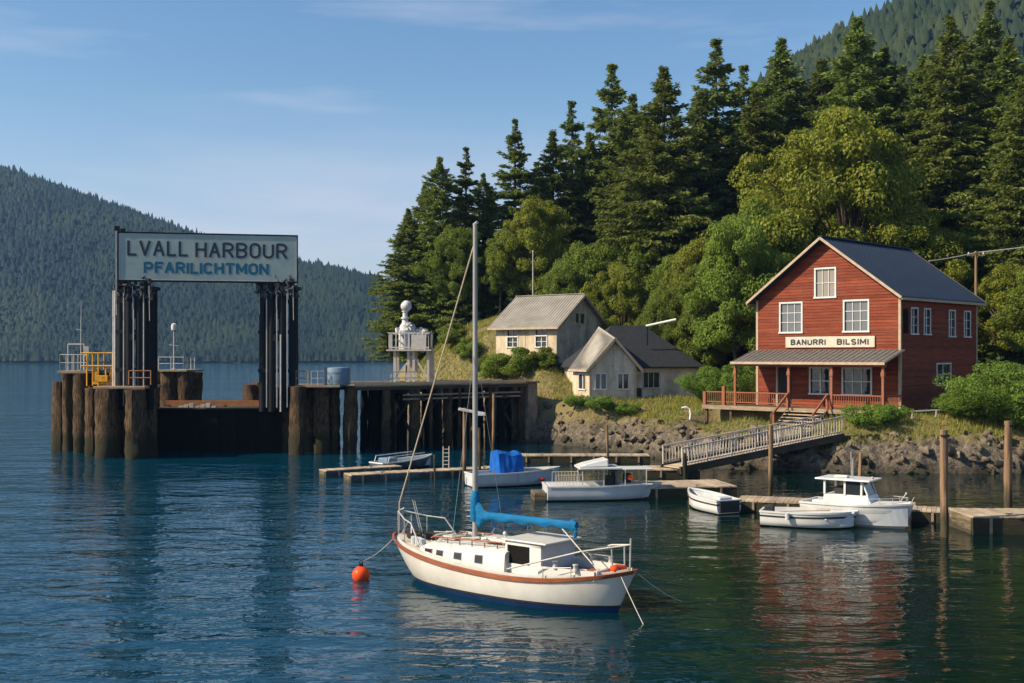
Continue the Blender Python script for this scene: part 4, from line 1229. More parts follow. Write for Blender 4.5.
# ------------------------------------------------------------------ cottage
def cottage():
    k = 1.05; Yc = 86.0*k; C = Vector(((590-512)/F*Yc, Yc, CH*(1-k)))
    ang = math.atan2(0.25, 0.968)
    o = empty('cottage', C, ang, 'low pale cottage with dark hipped roof and a front gable', 'house')
    o.scale = (k,k,k)
    X, Y_, NF, NS = Vector((1,0,0)), Vector((0,1,0)), Vector((0,-1,0)), Vector((1,0,0))
    GW, GL = 3.7, 4.3
    z0, ze, za = 3.45, 6.15, 8.15
    HF = [(0.45,1.25,4.45,5.55), (2.25,3.05,4.45,5.55)]
    HL = [(1.0,2.6,4.4,5.5)]
    mb = MB()
    vboards(mb, (0,0,0), X, NF, 0, GW, z0, ze, 0.3, HF, apex=za, seed=5)
    mb.build('gable_wall', MAT['paleboard'], o)
    mb = MB()
    vboards(mb, (0,0,0), Y_, -NS, 0, GL, 3.0, ze, 0.3, HL, seed=6)
    mb.build('side_wall', MAT['tanboard'], o)
    for h in HF: window(o, (0,0,0), X, NF, h, 2, 1, fw=0.1, bar=0.07)
    window(o, (0,0,0), Y_, -NS, HL[0], 2, 1, fw=0.1, bar=0.09)
    # main wing
    mx0, mx1, my0, my1 = 0.5, 9.0, 0.55, 8.2
    HM = [(4.5,5.8,4.5,5.65)]
    mb = MB()
    vboards(mb, (0,my0,0), X, NF, GW, mx1, z0, ze, 0.32, HM, seed=7)
    vboards(mb, (mx1,0,0), Y_, NS, my0, my1, z0, ze, 0.4, [], seed=8)
    vboards(mb, (mx0,0,0), Y_, -NS, GL-.2, my1, z0, ze, 0.4, [], seed=9)
    vboards(mb, (0,my1,0), X, -NF, mx0, mx1, z0, ze, 0.5, [], seed=11)
    mb.build('wall', MAT['paleboard'], o)
    window(o, (0,my0,0), X, NF, HM[0], 3, 1, fw=0.06, frame='greywood')
    # main hipped roof
    e = 0.45; zr = 9.35
    yr = (my0+my1)/2
    zz = ze-0.05
    A = [(mx0-e,my0-e,zz),(mx1+e,my0-e,zz),(mx1+e,my1+e,zz),(mx0-e,my1+e,zz)]
    r0, r1 = (mx0+2.7,yr,zr), (mx1-3.0,yr,zr)
    mb = MB()
    vs = A+[r0,r1]+[(x,y,z-.12) for x,y,z in A]
    mb.add(vs, [(0,1,5,4),(1,2,5),(2,3,4,5),(3,0,4),(9,8,7,6),(0,6,7,1),(1,7,8,2),(2,8,9,3),(3,9,6,0)])
    rf = mb.build('main_roof', MAT['darkroof'], o)
    # gable wing roof
    sl = (za-ze)/(GW/2); eo, ov, th = 0.4, 0.45, 0.1
    mid = GW/2
    mb = MB(); rib = MB(); bb = MB()
    for s in (-1,1):
        xe = mid+s*(GW/2+eo); z_e = ze-sl*eo
        yend = GL-0.1; yrt = 3.4; zb_ = za+th+.05+.95
        top = [(mid,-ov,za+th+.05),(mid,yrt,zb_),(xe,yend,z_e+th+.05),(xe,-ov,z_e+th+.05)]
        bot = [(x,y,z-th) for x,y,z in top]
        f = [(0,1,2,3),(7,6,5,4),(0,3,7,4),(3,2,6,7),(2,1,5,6),(1,0,4,5)]
        if s > 0: f = [tuple(reversed(q)) for q in f]
        mb.add(top+bot, f)
        for t in frange(.02,.98,.06):
            pa_ = Vector((mid,-ov,za+th+.05)).lerp(Vector((mid,yrt,zb_)),t); pb_ = Vector((xe,-ov,z_e+th+.05)).lerp(Vector((xe,yend,z_e+th+.05)),t)
            rib.beam(pa_.lerp(pb_,.04)+Vector((0,0,.012)),pb_+Vector((0,0,.012)),0.05,0.04)
        bb.beam((mid,-ov-.03,za+.06),(xe,-ov-.03,z_e+.06),0.05,0.2)
        bb.beam((xe+s*.025,-ov,z_e+.08),(xe+s*.025,yend,z_e+.08),0.05,0.14)
    g = mb.build('gable_roof', MAT['tinroof'], o); rib.build('roof_ribs', MAT['tinroof'], g)
    bb.build('bargeboard', MAT['trim'], o)
    mb = MB(); mb.box(3.55,3.72,-0.08,0.02,z0,ze-.1); mb.box(-.06,.08,-.06,.02,z0,ze-.1); mb.build('corner_boards', MAT['trim'], o)
    mb = MB(); mb.box(3.85,4.3,my0-.18,my0-.035,3.5,4.45); mb.build('meter_box', MAT['seatdark'], o)
    return o
cottage()

# ------------------------------------------------------------------ piles
def pile_mb(mb, x, y, z0, z1, r, seed, n=12):
    rg = random.Random(seed)
    ph = [rg.uniform(0,6.28) for _ in range(3)]
    zs = frange(z0, z1, 0.42)
    rows = []
    lean = (rg.uniform(-.05,.05), rg.uniform(-.04,.04))
    for i, z in enumerate(zs):
        t = i/(len(zs)-1)
        row = []
        for k in range(n):
            a = 2*math.pi*k/n
            q = r*(1.06-0.1*t)*(1+0.08*math.sin(2*a+ph[0])+0.06*math.sin(3*a+ph[1]+z*.4)+rg.uniform(-.10,.10))
            row.append((x+lean[0]*t*3+q*math.cos(a), y+lean[1]*t*3+q*math.sin(a), z))
        rows.append(row)
    top = rows[-1]
    c = (sum(p[0] for p in top)/n, sum(p[1] for p in top)/n, z1+r*0.08)
    mb.grid(rows, True)
    b = len(mb.v); 
    mb.v.append(c)
    st = b-n
    for k in range(n): mb.f.append((st+k, st+(k+1)%n, b))
    return mb

def loc_piles(root, lst, matn='pile', name='pile'):
    for i, (px, ptop, Y, r) in enumerate(lst):
        p = at(px, ptop+((i*37)%7-3)*0.45, Y)
        mb = pile_mb(MB(), p.x-root.location.x, p.y-root.location.y, -1.5, p.z, r, int(px*7+ptop))
        mb.build(name, MAT[matn], root, smooth=True)

# ------------------------------------------------------------------ ferry terminal
def rail_world(root, pts, h, matn, rails=(1.0,0.5), r=0.03, name='railing', step=1.0):
    """tube railing through world points on a deck; built in root's frame (root unrotated)"""
    o = root.location
    mb = MB()
    P = [Vector(p)-o for p in pts]
    for a, b in zip(P[:-1], P[1:]):
        n = max(1, int(round((b-a).length/step)))
        for i in range(n+1):
            q = a.lerp(b, i/n); mb.tube([q, q+Vector((0,0,h))], r, 6)
        for k in rails: mb.tube([a+Vector((0,0,h*k)), b+Vector((0,0,h*k))], r*0.9, 6)
    return mb.build(name, MAT[matn], root)

def left_dolphin():
    base = at(110, 457, 78); base.z = 0
    o = empty('pile_dolphin', base, 0, 'left cluster of thick wooden piles carrying the left sign tower', 'pile cluster')
    L = [(59,383,83.5,0.52),(69,373,83,0.4),(81,373,81.5,0.5),(75,376,85.5,0.5),(95,374,84.5,0.6),(92,388,79.0,0.42),
         (107,388,77.6,0.75),(123,389,79.2,0.7),(136,390,77.2,0.72),(149,388,79.2,0.55),(112,387,81,0.6),(126,387,81,0.6),(141,387,81,0.6),(100,380,82.5,0.5)]
    loc_piles(o, L)
    b = o.location
    c = MB()
    p = at(95,387,78); q = at(147,387,78)
    c.box(p.x-b.x, q.x-b.x, 77.6-b.y, 81.4-b.y, p.z-.12, p.z+.06)
    c.build('deck_cap', MAT['pilecap'], o, bevel=0.03)
    c = MB()
    p = at(67,372.5,83); q = at(97,372.5,83)
    c.box(p.x-b.x, q.x-b.x, 81.2-b.y, 86.4-b.y, p.z-.05, p.z+.15)
    c.build('upper_deck', MAT['pilecap'], o, bevel=0.03)
    z = p.z+.15
    rail_world(o, [(p.x+.1,86,z),(p.x+.1,81.5,z),(q.x-.1,81.5,z)], 1.15, 'steel_pale', name='white_railing', r=.035)
    fr = at(72,0,83); fr2 = at(88,0,83)
    mb = MB()
    for x in (fr.x-b.x, fr2.x-b.x): mb.tube([(x,82.3-b.y,z),(x,82.3-b.y,z+1.9)], .05, 6)
    mb.tube([(fr.x-b.x,82.3-b.y,z+1.9),(fr2.x-b.x,82.3-b.y,z+1.9)], .05, 6)
    mb.box(fr2.x-b.x+.05, fr2.x-b.x+.35, 82.2-b.y, 82.4-b.y, z+1.05, z+1.75)
    mb.build('gate_frame', MAT['steel_pale'], o)
    p = at(128,386,77); q = at(150,386,77)
    rail_world(o, [(p.x,77.2,at(0,384.5,78).z),(q.x,77.2,at(0,384.5,78).z)], .95, 'orange_steel', r=.05, name='wooden_rail')
    # whip aerial on the upper deck
    e = at(81,372,82.0)
    a = empty('whip_aerial', (e.x,82.0,z), 0, 'thin white whip aerial on the left pile deck', 'aerial')
    mb = MB(); mb.tube([(0,0,0),(0,0,3.0),(0.02,0,5.0)], [.05,.035,.015], 6); mb.beam((-.35,0,3.0),(.1,0,2.9),.05,.05); mb.lathe([(.14,0),(.14,.05),(.06,.08)],10)
    mb.build('mast', MAT['steel_pale'], a)
    return o
left_dolphin()

def rear_dolphin():
    base = at(178, 440, 90); base.z = 0
    o = empty('pile_dolphin', base, 0, 'dark pile cluster behind the left tower with a small railing and lamp', 'pile cluster')
    L = [(160,372,92,0.7),(172,371,90.5,0.75),(184,371,90.5,0.75),(193,371,91,0.65),(166,371,94,0.7),(180,371,94,0.7),(192,372,94,0.6)]
    loc_piles(o, L)
    b = o.location; c = MB(); p = at(162,371.5,90.5); q = at(190,371.5,90.5)
    c.box(p.x-b.x,q.x-b.x,89.6-b.y,94.6-b.y,p.z-.02,p.z+.14); c.build('deck_cap', MAT['pilecap'], o, bevel=.03)
    z = p.z+.14
    x0 = at(159,0,90).x; x1 = at(184,0,90).x
    rail_world(o, [(x0,89.9,z),(x1,89.9,z),(x1,93,z)], 1.0, 'steel_pale', r=.04)
    e = at(174,371,90.6)
    a = empty('navigation_lamp', (e.x,90.6,z), 0, 'slim white mast with a round lamp head behind the left tower', 'lamp mast')
    mb = MB(); mb.tube([(0,0,0),(0,0,3.1)], [.07,.05], 8); mb.lathe([(.2,0),(.2,.06),(.08,.1)],10); mb.beam((-.4,0,2.0),(.35,0,1.9),.06,.06); mb.build('mast', MAT['steel_pale'], a)
    mb = MB(); mb.lathe([(.06,3.1),(.2,3.15),(.24,3.4),(.2,3.62),(.08,3.7)],12); mb.build('lamp_head', MAT['bwhite'], a, smooth=True)
rear_dolphin()

def yellow_machine():
    p = at(104, 386, 79.5)
    z = p.z
    o = empty('winch', (p.x, 79.8, z), 0, 'yellow deck winch in a tube frame left of the left tower', 'winch')
    mb = MB(); mb.box(-.75,.75,-.5,.5,.1,.3); mb.box(-.7,-.5,-.45,.45,.3,1.2); mb.box(.5,.7,-.45,.45,.3,1.2); mb.build('chassis', MAT['yellow'], o, bevel=.03)
    mb = MB(); mb.tube([(-.5,0,.8),(-.45,0,.8),(-.44,0,.8),(.44,0,.8),(.45,0,.8),(.5,0,.8)], [.5,.5,.25,.25,.5,.5], 16); mb.build('drum', MAT['yellow'], o, smooth=True)
    mb = MB(); mb.tube([(-.42,0,.8),(.42,0,.8)], .36, 16); mb.build('cable_coil', MAT['seatdark'], o)
    mb = MB(); mb.box(-.45,.35,-.62,-.3,.3,.75); mb.tube([(.2,-.5,.75),(.2,-.5,1.3)],.06,8); mb.build('engine', MAT['yellow'], o, bevel=.04)
    mb = MB()
    for x in (-1.1,-.3,.7):
        for y in (-.55,.55): mb.tube([(x,y,.0),(x,y,2.3)], .05, 6)
    for zz in (1.4,2.3):
        for y in (-.55,.55): mb.tube([(-1.5,y,zz),(.75,y,zz)], .06, 6)
        for x in (-1.1,.7): mb.tube([(x,-.55,zz),(x,.55,zz)], .05, 6)
    mb.build('tube_frame', MAT['yellow'], o)
yellow_machine()

def tower(px0, px1, Yc, ztop, zbot, label, pipe=True):
    x0 = (px0-512)/F*Yc; x1 = (px1-512)/F*Yc
    w_ = x1-x0
    o = empty('sign_tower', ((x0+x1)/2, Yc, zbot), 0, label, 'tower', 'steel towers of the ferry sign')
    H = ztop-zbot
    for i, (fx, fy, r) in enumerate(((-.36,-.55,.27),(-.12,-.75,.26),(.14,-.75,.26),(.38,-.5,.28),(-.3,.5,.25),(.05,.55,.25),(.36,.5,.25))):
        mb = MB(); mb.tube([(fx*w_,fy,0),(fx*w_,fy,H-0.3)], r, 14); mb.build('column', MAT['steel_dark'], o, smooth=True)
    mb = MB()
    for fx, y in ((-.24,-.92),(.27,-.95),(.02,-1.0)):
        mb.box(fx*w_-.035,fx*w_+.035,y-.05,y+.05,.3,H-.7)
    mb.build('guide_rail', MAT['steel_pale'], o)
    mb = MB()
    if pipe: mb.tube([(-.49*w_,-.6,0),(-.49*w_,-.6,H-.35)], .1, 8); mb.tube([(-.55*w_,-.45,1.5),(-.55*w_,-.45,H-.5)], .09, 8)
    else: mb.tube([(.12*w_,-1.05,0),(.12*w_,-1.05,H*.6)], .07, 8)
    mb.build('pale_pipe', MAT['steel_pale'], o)
    mb = MB()
    for z in (H*.32,H*.62,H*.86):
        MB().box(-.46*w_,.46*w_,-.82,-.68,z-.12,z+.12).build('cross_brace', MAT['steel_dark'], o); MB().box(-.44*w_,.44*w_,.45,.6,z-.1,z+.1).build('cross_brace', MAT['steel_dark'], o)
    MB().box(-.08*w_,.1*w_,-1.0,-.8,H*.55,H*.6).build('guide_block', MAT['steel_dark'], o); MB().box(-.05*w_,.1*w_,-.98,-.85,H*.72,H*.9).build('counterweight', MAT['steel_dark'], o)
    # sheaves, shackles and wrapped lashings at the head
    rg = random.Random(int(px0))
    mb = MB(); mb.box(-.5*w_,.5*w_,-.95,.8,H-.42,H-.2); mb.build('head_plate', MAT['steel_dark'], o)
    mb = MB()
    for k in range(70):
        x = rg.uniform(-.5,.5)*w_; y = rg.uniform(-1.05,-.75); z = H+rg.uniform(-1.0,.5)
        q = Matrix.Translation((x,y,z))@Matrix.Rotation(rg.uniform(0,3.1),4,'Z')@Matrix.Rotation(rg.uniform(-1,1),4,'X')
        a, b_, c = rg.uniform(.05,.2), rg.uniform(.03,.1), rg.uniform(.08,.25)
        mb.box(-a,a,-b_,b_,-c,c,q)
    mb.build('lashing', MAT['rag'], o)
    for k, fx in enumerate((-.3,.28)):
        mb = MB(); mb.tube([(fx*w_,-.95,H+.05),(fx*w_,-.8,H+.05)], .34, 14); mb.tube([(fx*w_,-.99,H+.05),(fx*w_,-.95,H+.05)], .12, 10); mb.build('sheave', MAT['steel_dark'], o)
    for k, (fx, l) in enumerate(((-.42,2.2),(.42,2.6),(.0,1.8))):
        mb = MB(); mb.tube([(fx*w_,-1.05,H-.2),(fx*w_+.05,-1.08,H-l)], .025, 5); mb.build('chain', MAT['steel_pale'], o)
    return o
tower(118,157,79.3,at(0,284,79.3).z, 3.2, 'left steel tower of dark columns under the big harbour sign')
tower(259,299,81.2,at(0,284,81.2).z, 3.0, 'right steel tower of dark columns under the big harbour sign', pipe=False)

def harbour_sign():
    A = at(117.5,232,78.0); B = at(298,236,80.4); zb = at(117.5,281,78.0).z; zt = A.z
    ax = Vector((B.x-A.x, B.y-A.y, 0)); Wd = ax.length
    ang = math.atan2(ax.y, ax.x)
    o = empty('harbour_sign', (A.x, A.y, zb), ang, 'large pale harbour name sign spanning the two steel towers', 'sign')
    H = zt-zb
    mb = MB(); mb.box(.07,Wd-.07,-.06,.06,.07,H-.06); face = mb.build('panel', MAT['sign'], o)
    mb = MB()
    mb.box(0,Wd,-.1,.1,H-.07,H+.03); mb.box(0,Wd,-.1,.1,-.03,.08)
    mb.box(0,.08,-.1,.1,.08,H-.07); mb.box(Wd-.08,Wd,-.1,.1,.08,H-.07)
    mb.build('dark_frame', MAT['steel_dark'], o)
    mb = MB(); mb.box(.1,Wd-.1,-.075,-.062,H-.13,H-.09); mb.box(.1,Wd-.1,-.075,-.062,.1,.14); mb.box(.1,.14,-.075,-.062,.145,H-.135); mb.box(Wd-.14,Wd-.1,-.075,-.062,.145,H-.135); mb.build('pale_edge', MAT['bwhite'], face)
    mb = MB()
    mb.box(-.14,-.02,-.08,.08,-.6,H+.1)
    mb.build('pale_upright', MAT['steel_pale'], o)
    mb = MB()
    mb.box(.2,.5,-.12,.12,H+.03,H+.22); mb.box(-.2,.15,-.08,.08,H+.06,H+.4)
    mb.build('bracket', MAT['steel_dark'], o)
    mb = MB(); 
    for t in (.06,.16,.86,.95): mb.beam((Wd*t,.5,-.3),(Wd*t,.14,H*.85),.1,.1); mb.beam((Wd*t,.5,-.35),(Wd*t,.14,.15),.1,.1)
    mb.build('back_strut', MAT['steel_dark'], o)
    X, NF = Vector((1,0,0)), Vector((0,-1,0))
    def lx(px): # picture column to local x on the face
        t = (px-117.5)/(298-117.5); return Wd*t*1.0
    put_text('LVALL', face, ((lx(127)+lx(187))/2, -.062, H*.68), X, NF, lx(187)-lx(127), H*.325, MAT['letter_dark'], .155, .3)
    put_text('HARBOUR', face, ((lx(194)+lx(287))/2, -.062, H*.665), X, NF, lx(287)-lx(194), H*.325, MAT['letter_dark'], .155, .3)
    put_text('PFARILICHTMON', face, ((lx(143)+lx(268))/2, -.062, H*.285), X, NF, lx(268)-lx(143), H*.245, MAT['letter_blue'], .22, .3, .015)
harbour_sign()

def right_dolphin():
    base = at(315, 452, 82); base.z = 0
    o = empty('pile_dolphin', base, 0, 'right cluster of wooden piles below the right sign tower', 'pile cluster')
    L = [(284,389,82.4,.45),(296,387,79.8,.5),(310,386,82.2,.5),(322,385,81.6,.58),(334,386,82.4,.5),(290,387,84.5,.6),(305,386,84.5,.6),(320,386,84.5,.6),(350,388,82,.55)]
    loc_piles(o, L)
    b = o.location; p = at(284,386,81); q = at(341,386,81); c = MB()
    c.box(p.x-b.x,q.x-b.x,80.5-b.y,85-b.y,p.z-.1,p.z+.06); c.build('deck_cap', MAT['pilecap'], o, bevel=.03)
    z = p.z+.06
    xa, xb, xc = at(281,0,80).x, at(307,0,80).x, at(323,0,80).x
    rail_world(o, [(xa,80.6,z),(xb,80.6,z)], 1.0, 'pilecap', r=.06, name='wooden_rail', step=.9)
    rail_world(o, [(xb+.2,80.6,z),(xc,80.6,z),(xc,83,z)], 1.0, 'steel_pale', r=.025, name='wire_rail', step=.6)
    t = at(337.5,386,81.5)
    k = empty('storage_tank', (t.x,81.6,z), 0, 'grey blue round tank standing on the right pile deck', 'tank')
    mb = MB(); mb.lathe([(.86,0),(.9,.04),(.9,1.18),(.86,1.24),(.3,1.3)], 28); mb.build('drum', MAT['tank'], k, smooth=True)
    mb = MB(); mb.lathe([(.915,.3),(.915,.36)],28); mb.lathe([(.915,.85),(.915,.91)],28); mb.build('hoop', MAT['tank'], k)
    mb = MB(); mb.tube([(-.93,-.15,0),(-.93,-.15,1.5)],.06,8); mb.build('filler_pipe', MAT['steel_pale'], k)
    # rear left stump cluster behind the ramp
    base = at(256,405,86); base.z = 0
    o2 = empty('pile_dolphin', base, 0, 'short brown piles at the right end of the ferry ramp', 'pile cluster')
    loc_piles(o2, [(252,386,87,.5),(260,383,87.5,.6),(267,384,86,.5)])
right_dolphin()

def ferry_ramp():
    p = at(157,409,82); q = at(282,411,82)
    o = empty('ferry_ramp', (p.x,82,0), 0, 'dark steel ferry ramp hull between the two towers', 'ramp')
    W_ = q.x-p.x; zt = p.z
    mb = MB()
    mb.add([(0,0,-1),(W_,0,-1),(W_,6,-1),(0,6,-1),(0,-.3,zt),(W_,-.3,zt-.1),(W_,6,zt-.1),(0,6,zt)], [(3,2,1,0),(4,5,6,7),(0,1,5,4),(1,2,6,5),(2,3,7,6),(3,0,4,7)])
    mb.build('hull', MAT['black'], o)
    mb = MB(); mb.box(-.05,W_+.05,-.5,6,zt+.003,zt+.1); mb.build('deck', MAT['dockside'], o)
    mb = MB()
    for x in frange(.6,W_-.6,1.4): mb.box(x-.06,x+.06,-.42,-.3,-.5,zt-.12)
    mb.build('stiffener', MAT['black'], o)
    zr = at(0,402.5,84).z-zt
    mb = MB(); mb.beam((.2,1.5,zt+zr),(W_-.5,1.6,zt+zr),.16,.36); mb.build('guard_beam', MAT['orange_steel'], o)
    for x in (.4,W_*.5,W_-.6):
        mb = MB(); mb.box(x-.09,x+.09,1.6,1.78,zt+.1,zt+zr); mb.build('guard_post', MAT['orange_steel'], o)
    mb = MB(); mb.box(W_-.9,W_-.35,.6,1.1,zt+.1,zt+1.6); mb.build('hinge_block', MAT['yellow'], o)
    mb = MB()
    for k in range(7): x = 1.6+k*.4; mb.box(x-.15,x+.16,.2,.7,zt+.1,zt+.2+.1*(k%3))
    mb.build('ramp_plates', MAT['steel_pale'], o)
ferry_ramp()

# ------------------------------------------------------------------ trestle pier
def trestle():
    A = Vector((at(343,0,83).x, 83.0, 0)); B = Vector((0.2, 93.5, 0))
    d = B-A; Ln = d.length; ang = math.atan2(d.y, d.x)
    zt = 4.78
    o = empty('trestle_pier', (A.x,A.y,0), ang, 'long timber trestle pier joining the ferry berth to the shore', 'pier')
    mb = MB()
    for x in frange(0,Ln,.24)[:-1]: mb.box(x,x+.225,-1.7,1.7,zt-.09,zt)
    mb.build('deck', MAT['deckwood'], o)
    mb = MB()
    for y in (-1.6,-.6,.6,1.6): mb.box(0,Ln,y-.1,y+.1,zt-.34,zt-.095)
    mb.build('stringers', MAT['dockside'], o)
    mb = MB(); mb.box(0,Ln,-1.78,-1.58,zt+.003,zt+.22); mb.box(0,Ln,1.58,1.78,zt+.003,zt+.22); mb.build('kerb', MAT['kerbwood'], o)
    xs = [2.7,3.3,5.4,7.6,8.3,10.4,12.9,13.7,15.6]
    k = 0
    for x in xs:
        for y in (-1.4,0,1.4):
            k += 1
            r = .26+.15*((k*7)%5)/4
            pile_mb(MB(), x+.2*((k*3)%4-1.5)/2, y, -1.5, zt-.34, r, 300+k).build('pile', MAT['pile' if (y < 0 and k % 2 == 1) else 'black'], o, smooth=True)  # other rows painted black to hold the shade under the deck
    for i, x in enumerate((5.4,8.0,10.6,13.4,15.4)):
        mb = MB(); mb.box(x-.7,x-.48,-2.1,2.1,zt-.65,zt-.345); mb.box(x+.1,x+.32,-2.3,2.1,zt-1.2,zt-.9); mb.build('cross_cap', MAT['dockside'], o)
        mb = MB(); mb.beam((x-.3,-1.75,.6),(x+.1,1.6,zt-.9),.1,.22); mb.beam((x-.6,-1.7,zt-1.0),(x-.6,1.7,.5),.1,.2); mb.build('brace', MAT['dockside'], o)
    for z in (zt-.75,zt-1.05):
        mb = MB(); mb.box(4.0,Ln-1,-1.95,-1.83,z-.07,z+.07); mb.build('walings', MAT['pilecap'], o)
    # ladder and side fender boards
    mb = MB()
    for x in (6.5,9.2,12.2): mb.box(x-.1,x+.1,-2.0,-1.85,-.4,zt-.1)
    mb.build('fender_post', MAT['pile'], o)
    # abutment on the shore
    return A, d.normalized(), zt
TA, TD, TZ = trestle()
def abutment():
    p = TA+TD*16.1
    o = empty('pier_abutment', (p.x,p.y,0), math.atan2(TD.y,TD.x), 'stained concrete abutment where the pier meets the shore', 'abutment')
    mb = MB(); mb.add([(0,-1.9,-.6),(1.3,-1.8,-.6),(1.3,1.9,-.6),(0,1.9,-.6),(.25,-1.75,TZ-.04),(1.3,-1.7,TZ-.04),(1.3,1.75,TZ-.04),(.25,1.75,TZ-.04)], [(3,2,1,0),(4,5,6,7),(0,1,5,4),(1,2,6,5),(2,3,7,6),(3,0,4,7)])
    mb.build('block', MAT['concrete'], o, bevel=.08)
    mb = MB(); mb.box(.0,1.4,-1.85,1.85,TZ-.037,TZ+.1); mb.build('coping', MAT['concrete'], o, bevel=.03)
abutment()

# ------------------------------------------------------------------ white beacon
def beacon():
    Yb = 88.5
    c = at(410.5,0,Yb)
    d0 = TZ+0.02
    o = empty('beacon', (c.x,Yb,d0), 0, 'white harbour beacon with round lantern on a railed platform', 'beacon')
    zp = at(0,349.5,Yb).z-d0
    w2 = 1.62
    for x in (-1.1,-.05,.35,1.45):
        for y in (-1.2,1.2):
            g = 0 if y < 0 else 0
            mb = MB(); mb.box(x-.1,x+.1,y-.1,y+.1,-.4,zp-.1); mb.build('leg', MAT['greywood'], o)
    mb = MB(); mb.beam((-1.1,-1.2,.4),(.35,-1.2,zp-.4),.07,.12); mb.beam((1.45,-1.2,.4),(.35,-1.2,zp-.5),.07,.12); mb.build('brace', MAT['greywood'], o)
    mb = MB(); mb.box(-w2-.1,w2+.1,-1.55,1.55,zp-.12,zp); mb.build('platform', MAT['greywood'], o)
    mb = MB()
    pts = [(-w2,-1.45),(w2,-1.45),(w2,1.45),(-w2,1.45),(-w2,-1.45)]
    for (xa,ya),(xb,yb) in zip(pts[:-1],pts[1:]):
        for z in (zp+1.25,zp+.15): mb.beam((xa,ya,z),(xb,yb,z),.08,.09)
        n = 10
        for i in range(n+1):
            x = xa+(xb-xa)*i/n; y = ya+(yb-ya)*i/n
            tw = .055 if i in (0,n,n//2) else .034
            mb.box(x-tw,x+tw,y-tw,y+tw,zp+.02,zp+1.25)
    mb.build('railing', MAT['bwhite'], o)
    mb = MB(); mb.lathe([(.5,zp+.003),(.5,zp+1.3),(.6,zp+1.32),(.6,zp+1.5),(.5,zp+1.52),(.42,zp+1.8),(.3,zp+2.0),(.25,zp+2.05),(.22,zp+2.35),(.32,zp+2.38),(.32,zp+2.5),(.2,zp+2.53),(.18,zp+2.9),(.26,zp+2.93),(.26,zp+3.0)], 18, (-.42,0,0)); mb.build('pedestal', MAT['bwhite'], o, smooth=True)
    mb = MB(); mb.ball((-.34,0,zp+3.36),.43,12,8,(1,1,.95)); mb.lathe([(.3,zp+3.5),(.34,zp+3.62),(.2,zp+3.8)],10,(-.28,0,0)); mb.build('lantern', MAT['bwhite'], o, smooth=True)
    rg = random.Random(2); mb = MB(); mb.box(.1,1.2,-.55,.55,zp+.02,zp+1.15)
    for k_ in range(34):
        x_ = rg.uniform(-1.0,1.3); h_ = .75*(1-abs(x_+.1)/1.5); q = Matrix.Translation((x_,rg.uniform(-.6,.5),zp+1.2+rg.uniform(0,h_)))@Matrix.Rotation(rg.uniform(0,3),4,'Z')@Matrix.Rotation(rg.uniform(-.7,.7),4,'X')
        a_ = rg.uniform(.07,.2); mb.box(-a_,a_,-a_*.8,a_*.8,-a_,a_*1.3,q)
    mb.build('housing', MAT['bwhite'], o)
    mb = MB(); mb.box(1.2,1.8,.3,.9,.0,zp-.12); mb.build('ladder_board', MAT['paleboard'], o)
    # railing on the pier deck before it
    r = empty('pier_railing', (at(386,0,86).x,0,TZ), 0, 'white rail on the pier deck below the beacon', 'railing')
    mb = MB(); xa = 0; xb = at(421,0,86).x-r.location.x
    ya = TA.y+(r.location.x-TA.x)*TD.y/TD.x-1.2; yb = TA.y+(r.location.x+xb-TA.x)*TD.y/TD.x-1.2
    for z in (.95,.5): mb.beam((xa,ya,z),(xb,yb,z),.06,.07)
    for i in range(6): t = i/5; mb.box(xb*t-.035,xb*t+.035,ya+(yb-ya)*t-.035,ya+(yb-ya)*t+.035,0,.95)
    mb.build('rails', MAT['bwhite'], r)
beacon()

# ------------------------------------------------------------------ docks
def dock(p0, p1, wd, zt, label, side='dockside', end=None, depth=.5, name='floating_dock', group='floating docks'):
    """deck along p0->p1 (front edge), extends wd to the left (back)"""
    p0 = Vector((p0[0],p0[1],0)); p1 = Vector((p1[0],p1[1],0))
    d = p1-p0; L = d.length
    o = empty(name, p0, math.atan2(d.y,d.x), label, 'dock', group)
    rg = random.Random(int(p0.x*31+p0.y*7))
    mb = MB()
    for x in frange(0,L,.19)[:-1]:
        e = rg.uniform(-.03,.03); mb.box(x,x+.175,-.03+e,wd+e,zt-.06,zt+rg.uniform(-.008,.008))
    mb.build('deck', MAT['deckwood'], o)
    for ya, yb in ((0.0,.14),(wd-.14,wd)): MB().box(0,L,ya,yb,zt-depth,zt-.065).build('fascia', MAT[side], o)
    for xa, xb in ((-.03,.1),(L-.1,L+.03)): MB().box(xa,xb,.143,wd-.143,zt-depth,zt-.065).build('end_board', MAT[end or side], o)
    mb = MB()
    n = max(2,int(L/1.6))
    for i in range(n):
        a = (i+.12)*L/n; b = (i+.88)*L/n
        mb.box(a,b,.16,wd-.16,-.35,zt-.07)
    mb.build('floats', MAT['black'], o)
    for i in range(max(2,int(L/1.3))):
        x = L*(i+.5)/max(2,int(L/1.3)); MB().box(x-.05,x+.05,-.07,-.003,zt-depth+.05,zt-.07).build('rub_block', MAT['pilecap'], o)
    mb = MB()
    for i in range(max(1,int(L/2.5))):
        x = L*(i+.6)/max(1,int(L/2.5)); mb.box(x-.14,x+.14,.16,.22,zt+.06,zt+.1); mb.box(x-.04,x+.04,.17,.21,zt,zt+.06)
    mb.build('cleats', MAT['steel_pale'], o)
    return o
a = gp(351,475,.45); b = gp(505,467.5,.45)
dock(a, b, 1.3, .45, 'long grey float dock left of the yacht mast', side='floatblue', end='dockend')
a = gp(326,470.5,.4); b = gp(402,466,.4)
dock(a, b, 1.0, .4, 'short float finger behind the left end of the grey dock', side='floatblue', end='dockend')
a = gp(515,455.5,.5); b = gp(650,455.5,.5)
